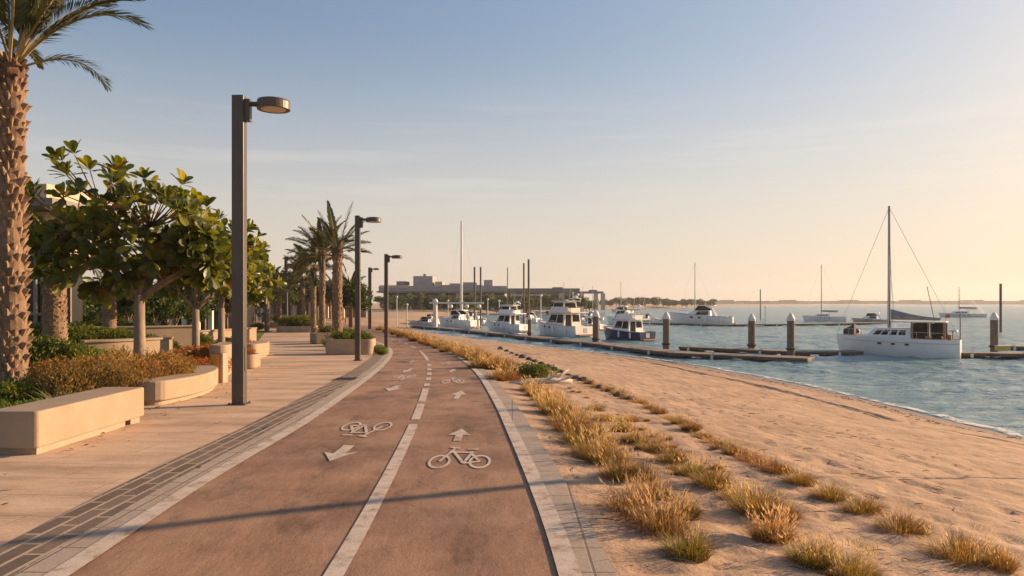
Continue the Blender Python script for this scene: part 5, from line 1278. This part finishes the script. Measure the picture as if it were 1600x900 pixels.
def build_marina():
    marina_materials(); S=lambda px,py:sea_pt(px,py)
    zt=SEA+.32; D=lambda px,py:sea_pt(px,py,zt)
    dock('long floating dock with timber deck running past the moored cruisers',[D(640,508.5),D(700,513.5),D(760,519.5),D(830,527),D(930,537),D(985,544),D(1050,551),D(1150,555.5),D(1262,560)],1.7,seg=2.6)
    dock('low dock spur behind the two middle piles, leading to the big sailing boat',[D(1060,541.5),D(1245,549.5),D(1350,549)],1.3,seg=2.6)
    dock('dock finger between the big sailing boat and the picture edge',[D(1496,551),D(1580,552.5),D(1700,553)],1.4)
    dock('second dock finger further out by the picture edge',[D(1566,541),D(1700,542)],1.3)
    dock('thin outer dock far behind the middle piles',[D(975,504),D(1140,507),D(1262,506),D(1390,503.5)],2.2,seg=6)
    for px,a,b,w,lab in [(931,484,533,10,'capped pile standing between the cream cruiser and the navy boat'),(1041,487,541,10.5,'capped pile at the bend of the long dock'),(1174.5,490,543,10.5,'capped pile in open water, first of the middle pair'),(1235.5,489,549,11,'capped pile at the end of the long dock'),(1553.5,488,545,11,'capped pile on the dock finger by the picture edge'),(827.5,492,524,6,'dark capped pile between the two flybridge cruisers')]: pile(lab,px,a,b,w)
    for px,a,b,w,Y,lab in [(741.5,417,478,2.8,100,'tall dark mooring pole behind the express cruiser, town side'),(751,417,482,2.8,100,'tall dark mooring pole of the pair behind the express cruiser, sea side'),(818.5,411,500,2.6,92,'tall bare mooring pole between the flybridge cruisers, shorter of two'),(826,405,500,3.2,90,'tall bare mooring pole above the dark capped pile'),(793,418,480,1.4,130,'thin distant pole with a small lantern'),(1563.5,443,512,3.6,88,'slim beacon pole standing alone in the water'),(1188,452,490,1.6,150,'thin channel marker far out behind the middle piles')]:
        pile(lab,px,a,b,w,Y,cap=False)
    def boat_px(fn,x0,x1,py,heading,L,W,*a,**k):
        p=S((x0+x1)/2,py); s=FOC/p.y; h=rad(heading); vis=abs(math.cos(h))*L+abs(math.sin(h))*W
        return fn(*a,loc=(p.x,p.y,SEA),heading=heading,scale=(x1-x0)/s/vis*(1.1 if fn is cruiser else 1.0),L=L,W=W,**k)
    boat_px(cruiser,682,748,512.5,148,6.6,2.9,'motor_boat','white express cruiser with raked windscreen, town end of the dock',style='express',zs=1.15)
    boat_px(cruiser,756,827,518.5,142,6.1,2.9,'motor_boat','white flybridge cruiser with a sunlit transom beside the dark capped pile',style='fly')
    boat_px(cruiser,831,924,525,130,6.6,3.1,'motor_boat','largest cream flybridge cruiser, moored between two piles',style='fly',top='gel_cream')
    boat_px(cruiser,938,1018,532,128,6.4,3.0,'motor_boat','navy blue hulled trawler boat with white deckhouse and dark bimini',hullmat='navy',style='trawler',top='gel')
    boat_px(cruiser,1053,1142,508,160,8.6,3.2,'motor_boat','white cruiser at the outer dock with a mast rising behind it',style='express',zs=1.2)
    boat_px(cruiser,985,1030,504,155,8,3,'motor_boat','small grey white cruiser at the outer dock behind the navy boat',style='express',detail=1,top='gel_grey')
    boat_px(cruiser,1022,1056,505,160,8,3,'motor_boat','small white cruiser with an arch, touching the bigger outer cruiser',style='express',detail=1)
    boat_px(cruiser,880,930,508,150,8,3,'motor_boat','small white cruiser half hidden behind the cream flybridge cruiser',style='express',detail=1)
    boat_px(cruiser,640,690,508,160,8,2.8,'motor_boat','low grey boat moored at the shore end of the dock',style='express',detail=1,top='gel_grey',fs=.7,fb=1.0)
    for x0,x1,py,hd,lab in [(768,800,509,140,'white cruiser bow peeking between the two flybridge cruisers'),(902,946,516,135,'white cruiser right behind the capped pile, inside of the navy boat'),(700,742,503,150,'white cruiser in the second row behind the express cruiser'),(806,846,505,140,'white cruiser in the second row behind the pair of bare poles'),(862,908,502,145,'white flybridge cruiser in the second row above the cream one'),(948,992,507,140,'white cruiser in the second row above the navy boat')]:
        boat_px(cruiser,x0,x1,py,hd,6.6,2.9,'motor_boat',lab,style='fly' if 'fly' in lab or 'second row above the navy' in lab else 'express',detail=1,zs=1.15)
    for x0,x1,py,hd,lab in [(722,752,500,150,'small white motor boat in the third row, town side of the two dark mooring poles'),(776,806,501,145,'small white motor boat in the third row behind the pair of flybridge cruisers'),(842,872,499,150,'small white motor boat in the third row above the largest cream cruiser'),(906,936,500,148,'small white motor boat in the third row above the first tall capped pile'),(655,690,506,155,'small white motor boat near the jetty gantry at the shore end')]:
        boat_px(cruiser,x0,x1,py,hd,6.6,2.9,'motor_boat',lab,style='express',detail=1,zs=1.2)
    boat_px(cruiser,738,768,507,150,8,3,'motor_boat','small white boat glimpsed between the express and flybridge cruisers',style='express',detail=1)
    boat_px(cruiser,1336,1386,503,170,7,2.4,'motor_boat','low open workboat moored at the outer dock behind the sailing boat',hullmat='gel_grey',style='express',detail=1,fs=.5,fb=.8)
    boat_px(sail_yacht,1314,1491,556,146,8.0,3.1,'sailing_boat','large white sailing boat with tall mast, grey sail cover and wooden cockpit',H=11.1,rm=.10,fs=1.3,fb=1.55)
    boat_px(sail_yacht,1256,1320,502.5,165,9,3,'sailing_boat','white sailing boat with bare mast anchored beyond the middle piles',H=13.2,style='plain',rm=.09)
    boat_px(sail_yacht,1470,1537,495.5,172,9,2.6,'sailing_boat','distant low sailing boat with dark boom out on open water',H=6.6,style='plain',fs=.7,fb=.95)
    boat_px(sail_yacht,692,758,509,160,10,3.2,'sailing_boat','sailing boat behind the express cruiser, its thick white mast far above the others',H=26,style='plain',mastmat='mast_white',rm=.26)
    boat_px(sail_yacht,1060,1120,499,165,10,3,'sailing_boat','sailing boat behind the outer cruiser, grey mast with no sail',H=15.5,style='plain',rm=.12)
    for x0,x1,py,top,lab in [(778,812,502,432,'sailing boat in the back row of the marina, mast between the bare poles'),(868,898,501,441,'sailing boat in the back row, thin mast above the cream cruiser'),(912,944,500,447,'sailing boat in the back row, short thin mast above the tall capped pile')]:
        Y=sea_pt(800,py).y; boat_px(sail_yacht,x0,x1,py,160,9,3,'sailing_boat',lab,H=(zat(top,Y)-SEA)/((x1-x0)*Y/FOC/(9*.94+3*.342)),style='plain',rm=.10)
    boat_px(sail_yacht,955,990,488,165,9,3,'sailing_boat','very distant sailing boat by the far sandy shore',H=13,style='plain',rm=.12)
    # white jetty crane with a long beam
    Y=96; p=(at(680,Y),Y,SEA); t=thing('jetty_gantry','white post with a long level beam standing by the shore end of the dock','gantry',p)
    H=zat(472,Y)-SEA; mb=MB(); mb.lathe([(.5,0),(.5,.3),(.32,.35),(.28,H)],12); mb.build('post',M['whitepaint'],t)
    mb=MB(); x0=at(671,Y)-p[0]; x1=at(756,Y)-p[0]; mb.box(x0,x1,-.12,.12,H-.22,H+.0); mb.build('beam',M['whitepaint'],t,bevel=.03)
    mb=MB(); mb.ball((0,0,H+.1),.36,12,8); mb.build('lamp_globe',M['whitepaint'],t,smooth=True)
    for i,x in enumerate((704,729,748)):
        xx=at(x,Y)-p[0]; mb=MB(); mb.ball((xx,0,H-.55),.3,10,6); mb.build('hoist',M['whitepaint'],t,smooth=True)
    # white dock lamp posts
    mk=None
    for px,py0,py1,Y in [(845,462,510,84),(885,470,505,90),(780,470,502,105),(762,468,500,110),(935,470,505,95),(895,458,490,130),(620,464,500,105),(636,476,505,100),(1196,480,503,120),(700,470,505,112)]:
        p=(at(px,Y),Y,SEA); h=zat(py0,Y)-SEA
        t=thing('dock_lamp','slim white lamp post with a globe along the marina docks','dock lamp',p,0,'white lamp posts along the marina docks')
        mb=MB(); mb.lathe([(.075,0),(.055,h)],8); mb.build('post',M['whitepaint'],t)
        mb=MB(); mb.ball((0,0,h),.17,10,6); mb.build('globe',M['whitepaint'],t,smooth=True)
    # service pedestal and box on the finger dock
    p=D(1578,549); t=thing('dock_box','small yellow dock box on the finger by the picture edge','dock box',(p.x,p.y+.7,zt))
    mb=MB(); mb.box(-.4,.4,-.2,.2,0,.28); mb.build('box',plain('yellow_paint',(.5,.36,.06),.5),t,bevel=.02); mb=MB(); mb.box(-.42,.42,-.22,.22,.282,.33); mb.build('lid',M['cap'],t,bevel=.02)

def far_town():
    Y=262; zb=-1.0
    Z=lambda py:zat(py,Y)
    X=lambda px:at(px,Y)
    t=thing('terminal_building','long low terminal with thin flat roofs, pale columns and grey blocks above the trees','building',(X(600),Y,0)); x=lambda px:X(px)-X(600)
    def part(n,m,a,b,y0,y1,z0,z1,bev=0): mb=MB(); mb.box(x(a),x(b),y0,y1,z0,z1); return mb.build(n,m,t)
    part('roof',M['grey_wall'],594,792,-3,26,Z(455),Z(447)); part('eave',M['roof'],592,794,-4.5,27,Z(457.5),Z(455)-.01)
    part('wall',M['glass'],600,788,3,24,zb,Z(457.5)-.01); part('upper_wall',M['grey_wall'],660,782,1.5,2.9,Z(468),Z(461))
    w=part('tower_block',M['grey_wall'],641,672,8,22,Z(447)+.01,Z(430)); 
    mb=MB(); mb.box(x(655),x(659),12,15,Z(430)+.01,Z(426)); mb.build('vent',M['roof'],w)
    part('plant_room',M['roof'],614,630,8,16,Z(447)+.01,Z(438.5)); part('plant_room',M['cream'],676,688,8,16,Z(447)+.01,Z(439)); part('stair_block',M['grey_wall'],755,769,6,16,Z(447)+.01,Z(436.5))
    part('roof',M['roof'],786,906,0,24,Z(457),Z(450.5)); part('roof',M['roof'],905,945,4,16,Z(458),Z(455)); part('wall',M['grey_wall'],792,903,3,22,zb,Z(457)-.01); part('window_band',M['glass'],795,900,2.6,2.95,Z(470),Z(462))
    part('roof_hut',M['cream'],700,716,6,14,Z(447)+.01,Z(442)); part('roof_hut',M['grey_wall'],722,742,5,16,Z(447)+.01,Z(440.5)); part('parapet',M['cream'],596,640,-3.2,-2.6,Z(450),Z(446)); part('parapet',M['grey_wall'],690,755,-3.2,-2.6,Z(449),Z(445.5)); part('terrace',M['cream'],800,860,-1.2,-.4,Z(463),Z(459.5)); part('lower_wall',M['cream'],606,640,-1.5,2.4,zb,Z(474)); part('roof_hut',M['roof'],866,882,8,14,Z(450.5)+.01,Z(448)); part('roof_hut',M['roof'],925,936,6,12,Z(455)+.01,Z(452.5))
    for px in (604,642,662,694,716,738,770,800,850,876,908,930,941): 
        mb=MB(); mb.box(x(px)-.7,x(px)+.7,-2.6,-1.2,zb,(Z(457.6)-.02) if px<790 else Z(458.2)); mb.build('column',M['cream'],t)
    # trees before the terminal and along the far shore
    r=random.Random(77); T=[clump_tree_proto('shore_tree',80+i,6.0,2.6,2.3,1500,.55,M['treeleaf']) for i in range(3)]; used=set()
    def tr(px,Y,top,wpx,lab,grp,z0):
        src=T[r.randrange(3)]; o=src if src.name not in used else copy_tree(src); used.add(src.name)
        H=zat(top,Y)-z0; o.location=(at(px,Y),Y,z0-.2); o.rotation_euler=(0,0,r.uniform(0,6.28)); k=wpx*Y/FOC/5.4; o.scale=(k,k,H/6.0); tag(o,lab,'tree',grp)
    for i in range(40):
        px=596+i*8.4+r.uniform(-4,4); tr(px,215+r.uniform(-12,25),r.uniform(459,469),r.uniform(20,30),'dark green tree in front of the low terminal','trees in front of the terminal',-1.1)
    for px,top in [(655,458),(648,462)]: tr(px,205,top,13,'yellow green palm like tree in front of the terminal tower','yellow trees before the terminal tower',-1.1)
    for i in range(30):
        px=938+i*6+r.uniform(-3,3); tr(px,455+r.uniform(0,40),r.choice([464,466,467,468,469,470])+ (1.0 if px>1040 else 0),r.uniform(13,22),'bushy tree on the far sandy point','trees on the far sandy point',-1.0)
    tr(998,470,463.5,15,'taller spreading tree on the far sandy point',None,-1.0)
    # the far coast
    rr=random.Random(8); mb=MB(); N=90
    for i in range(N):
        a=1095+i*14; b=a+14; y=1500+rr.uniform(-60,60); h0=zat(470.4+rr.uniform(-.5,.8),y); 
        if i%7==3: h0=zat(468.6,y)
        mb.hexa([(at(a,y),y,-1.5),(at(b,y),y,-1.5),(at(b,y),y+80,-1.5),(at(a,y),y+80,-1.5),(at(a,y)+3,y+10,h0),(at(b,y)-3,y+10,h0+rr.uniform(-.4,.4)),(at(b,y)-3,y+70,h0),(at(a,y)+3,y+70,h0)])
    o=mb.build('far_coast',plain('coast_scrub',(.17,.125,.085),.95),None); o['kind']='stuff'
# ------------------------------------------------------------------ light, air, camera
def build_light():
    w=bpy.data.worlds.new('World'); SC.world=w; w.use_nodes=True; nt=w.node_tree; nt.nodes.clear()
    N=lambda t,**k:_node(nt,t,k)
    sky=N('ShaderNodeTexSky'); sky.sky_type='NISHITA'; sky.sun_disc=False; sky.sun_elevation=rad(SUN_EL); sky.sun_rotation=rad(SUN_AZ)
    sky.air_density=AIR; sky.dust_density=DUST; sky.ozone_density=OZONE; sky.altitude=0
    # thin streaks of high cloud
    tc=N('ShaderNodeTexCoord'); sp=N('ShaderNodeSeparateXYZ'); nt.links.new(tc.outputs['Generated'],sp.inputs[0])
    mp=N('ShaderNodeMapping'); mp.inputs['Scale'].default_value=(1.6,1.6,26); mp.inputs['Rotation'].default_value=(rad(3),rad(-3),0); nt.links.new(tc.outputs['Generated'],mp.inputs[0])
    n=noise_tex(nt,mp.outputs[0],1.7,5,0.6); r=N('ShaderNodeValToRGB'); ramp(r,[(0.50,0),(0.78,1)]); nt.links.new(n.outputs['Fac'],r.inputs[0])
    el=N('ShaderNodeMapRange'); el.inputs['From Min'].default_value=.09; el.inputs['From Max'].default_value=.16; nt.links.new(sp.outputs['Z'],el.inputs['Value'])
    e2=N('ShaderNodeMapRange'); e2.inputs['From Min'].default_value=.30; e2.inputs['From Max'].default_value=.18; nt.links.new(sp.outputs['Z'],e2.inputs['Value'])
    m1=N('ShaderNodeMath',operation='MULTIPLY'); nt.links.new(r.outputs[0],m1.inputs[0]); nt.links.new(el.outputs[0],m1.inputs[1])
    m2=N('ShaderNodeMath',operation='MULTIPLY'); nt.links.new(m1.outputs[0],m2.inputs[0]); nt.links.new(e2.outputs[0],m2.inputs[1])
    m3=N('ShaderNodeMath',operation='MULTIPLY'); m3.inputs[1].default_value=CLOUD; nt.links.new(m2.outputs[0],m3.inputs[0])
    # warm dusty band low over the horizon
    hz=N('ShaderNodeMapRange'); hz.inputs['From Min'].default_value=BAND; hz.inputs['From Max'].default_value=0.0; hz.inputs['To Min'].default_value=0; hz.inputs['To Max'].default_value=1; hz.interpolation_type='SMOOTHSTEP'; nt.links.new(sp.outputs['Z'],hz.inputs['Value'])
    hm=N('ShaderNodeMath',operation='MULTIPLY'); hm.inputs[1].default_value=HAZE_BAND; nt.links.new(hz.outputs[0],hm.inputs[0])
    # the glow round the sun rolls off softly, as it does on film
    bw=N('ShaderNodeRGBToBW'); nt.links.new(sky.outputs[0],bw.inputs[0])
    k1=N('ShaderNodeMath',operation='MULTIPLY_ADD'); k1.inputs[1].default_value=1.0/SKY_K; k1.inputs[2].default_value=1.0; nt.links.new(bw.outputs[0],k1.inputs[0])
    dv=N('ShaderNodeVectorMath',operation='DIVIDE'); nt.links.new(sky.outputs[0],dv.inputs[0]); nt.links.new(k1.outputs[0],dv.inputs[1])
    c0=mixc(nt,1.0,dv.outputs[0],SKY_TINT,'MULTIPLY')
    c1=mixc(nt,hm.outputs[0],c0,HORIZON_COL)
    col=mixc(nt,m3.outputs[0],c1,(9.5,7.6,6.0))
    bg=N('ShaderNodeBackground'); bg.inputs['Strength'].default_value=SKY_STR; nt.links.new(col,bg.inputs['Color'])
    o=N('ShaderNodeOutputWorld'); nt.links.new(bg.outputs[0],o.inputs['Surface'])
    s=bpy.data.lights.new('sun','SUN'); s.energy=SUN_STR; s.angle=rad(0.53); s.color=SUN_COL
    so=bpy.data.objects.new('sun',s); C.objects.link(so)
    d=Vector((math.sin(rad(SUN_AZ))*math.cos(rad(SUN_EL)),math.cos(rad(SUN_AZ))*math.cos(rad(SUN_EL)),math.sin(rad(SUN_EL))))
    so.rotation_euler=d.to_track_quat('Z','Y').to_euler(); so.location=(30,30,40)

def build_camera():
    c=bpy.data.cameras.new('camera'); c.sensor_width=36; c.lens=36*FOC/1600; c.shift_y=(HOR-450)/1600; c.clip_start=.05; c.clip_end=20000
    o=bpy.data.objects.new('camera',c); C.objects.link(o); o.location=(0,0,CAM_Z); o.rotation_euler=(rad(90),0,0); SC.camera=o

BAND=0.36; AIR=1.0; DUST=2.0; OZONE=1.6; SKY_K=6.6; CLOUD=0.07
SKY_STR=0.114; SUN_STR=5.0; SUN_COL=(1.0,0.67,0.39); SKY_TINT=(1.06,1.01,0.98); HAZE_BAND=0.65; HORIZON_COL=(4.25,3.5,2.95)
HAZE=0.00025
def build_haze():
    mb=MB(); mb.box(-700,2600,-60,2200,-7,48)
    m,nt,N=new_mat('haze'); v=N('ShaderNodeVolumePrincipled'); v.inputs['Density'].default_value=HAZE; v.inputs['Color'].default_value=(0.9,0.9,0.92,1); v.inputs['Anisotropy'].default_value=0.3
    o=N('ShaderNodeOutputMaterial'); nt.links.new(v.outputs[0],o.inputs['Volume'])
    ob=mb.build('haze',m); ob['kind']='stuff'

def shade_mast():
    """unseen mast added outside the picture; its thick top is shaped to shadow the path"""
    d=Vector((math.sin(rad(SUN_AZ)),math.cos(rad(SUN_AZ)))); p=Vector((.23,6.71))+d*11.0; z=float(beach_smooth(np.array([p.x]),np.array([p.y]))[0]); el=math.tan(rad(SUN_EL))
    lo=11.0*el-z-.25; hi=15.6*el-z
    t=thing('shadow_mast','unseen thin mast with a thickened top, added beyond the picture edge to shadow the path','shadow caster',(p.x,p.y,z-.1),0)
    mb=MB(); mb.tube([(0,0,0),(0,0,hi+.4)],[.026,.016],8); mb.build('mast',M['steel'],t,smooth=True)
    mb=MB(); n=14; pts=[(0.03*math.sin(i*1.1),0.03*math.cos(i*.8),lo+(hi-lo)*i/n) for i in range(n+1)]  # upper part of the added mast, thickened so its shadow crosses the path
    mb.tube(pts,[.05]+[.078+.012*math.sin(i*1.9) for i in range(n-1)]+[.05],9); mb.build('shadow_sleeve',M['canvas'],t,smooth=True)
    mb=MB(); mb.ball((0,0,hi+.43),.045,10,6); mb.build('finial',M['steel'],t,smooth=True)

def build_details():
    # drain cover in the brick band and a patch of blown sand on the pavers
    a=gnd(541,593); t=thing('drain_cover','dark slotted drain cover set in the paved band before the second lamp post','drain cover',(a.x,a.y,a.z))
    mb=MB(); mb.box(-.27,.27,-.30,.30,.010,.020); mb.build('frame',M['roof'],t)
    mb=MB()
    for i in range(9): mb.box(-.23,.23,-.255+i*.058,-.22+i*.058,.019,.026)
    mb.build('grille',M['rubber_dark'],t)
    r=random.Random(4)
    # litter of the palm and the trees on the paving: dry curled leaves
    mb=MB()
    for i in range(170):
        y=r.uniform(6,24); x=float(garden_edge(y))+abs(r.gauss(0,.55))+.55 if r.random()<.75 else r.uniform(-6,-3)
        if x>float(asph_L(y))-.2: continue
        s=r.uniform(.018,.05); a=r.random()*6.28; p=Vector((x,y,base_z(y)+.006)); u=Vector((math.cos(a),math.sin(a),0)); v=Vector((-u.y,u.x,0))
        k=r.uniform(.7,1.2); mb.c=(.22*k,.125*k,.05*k) if r.random()<.7 else (.30*k,.21*k,.09*k)
        mb.add([p-u*s,p+v*s*.5+Vector((0,0,s*.3)),p+u*s+Vector((0,0,s*.35)),p-v*s*.5+Vector((0,0,s*.1))],[(0,1,2,3)])
    o=mb.build('fallen_leaves',M['blade']); o['kind']='stuff'
    # sea weed and shell litter along the last tide line
    mb=MB()
    for i in range(900):
        y=r.uniform(12,75)**1.0; x=float(shore(y))-1.15-.35*math.sin(y*.4)-.2*math.sin(y*1.3)+r.gauss(0,.16)
        if vnoise(np.array([x]),np.array([y]),.6)[0]<.42: continue
        z=float(beach_z(np.array([x]),np.array([y]))[0])+.008; s=r.uniform(.02,.075); a=r.random()*6.28; p=Vector((x,y,z)); u=Vector((math.cos(a),math.sin(a),0)); v=Vector((-u.y,u.x,0))
        k=r.uniform(.6,1.3); mb.c=(.085*k,.06*k,.035*k) if r.random()<.85 else (.5*k,.45*k,.38*k)
        mb.add([p-u*s,p+v*s*.4+Vector((0,0,s*.35)),p+u*s,p-v*s*.4+Vector((0,0,s*.1))],[(0,1,2,3)])
    o=mb.build('seaweed_litter',M['blade']); o['kind']='stuff'
    # twigs, bark and bleached bits between the tufts
    mb=MB()
    for i in range(420):
        y=3.6+r.random()**1.6*16; x=float(beach_edge(y))+r.uniform(.15,6.5); z=float(beach_z(np.array([x]),np.array([y]))[0])+.006
        s=r.uniform(.02,.10); a=r.random()*6.28; u=Vector((math.cos(a),math.sin(a),0)); p=Vector((x,y,z)); k=r.uniform(.7,1.2)
        mb.c=(.16*k,.10*k,.06*k) if r.random()<.6 else (.42*k,.33*k,.22*k)
        mb.tube([p-u*s,p+Vector((0,0,.008)),p+u*s+Vector((0,0,.004))],[.003,.004,.002],4)
    o=mb.build('twig_litter',M['blade']); o['kind']='stuff'

def main():
    build_light(); build_camera()
    build_setting(); build_markings()
    plant_materials(); build_left(); build_left_buildings(); build_left_plants(); build_tufts(); build_person()
    build_details(); build_marina(); far_town(); shade_mast()
    if HAZE>0: build_haze()
    SC.render.engine='CYCLES'; SC.cycles.use_denoising=True
    try: SC.cycles.denoiser='OPENIMAGEDENOISE'
    except Exception: pass
    SC.cycles.max_bounces=6; SC.cycles.diffuse_bounces=3; SC.cycles.glossy_bounces=3; SC.cycles.transmission_bounces=4; SC.cycles.transparent_max_bounces=8; SC.cycles.volume_bounces=0
    SC.cycles.caustics_reflective=False; SC.cycles.caustics_refractive=False
    vs=SC.view_settings; vs.view_transform='Standard'; vs.look='None'; vs.gamma=1; vs.use_curve_mapping=False; vs.exposure=EXPOSURE
EXPOSURE=0.95
main()
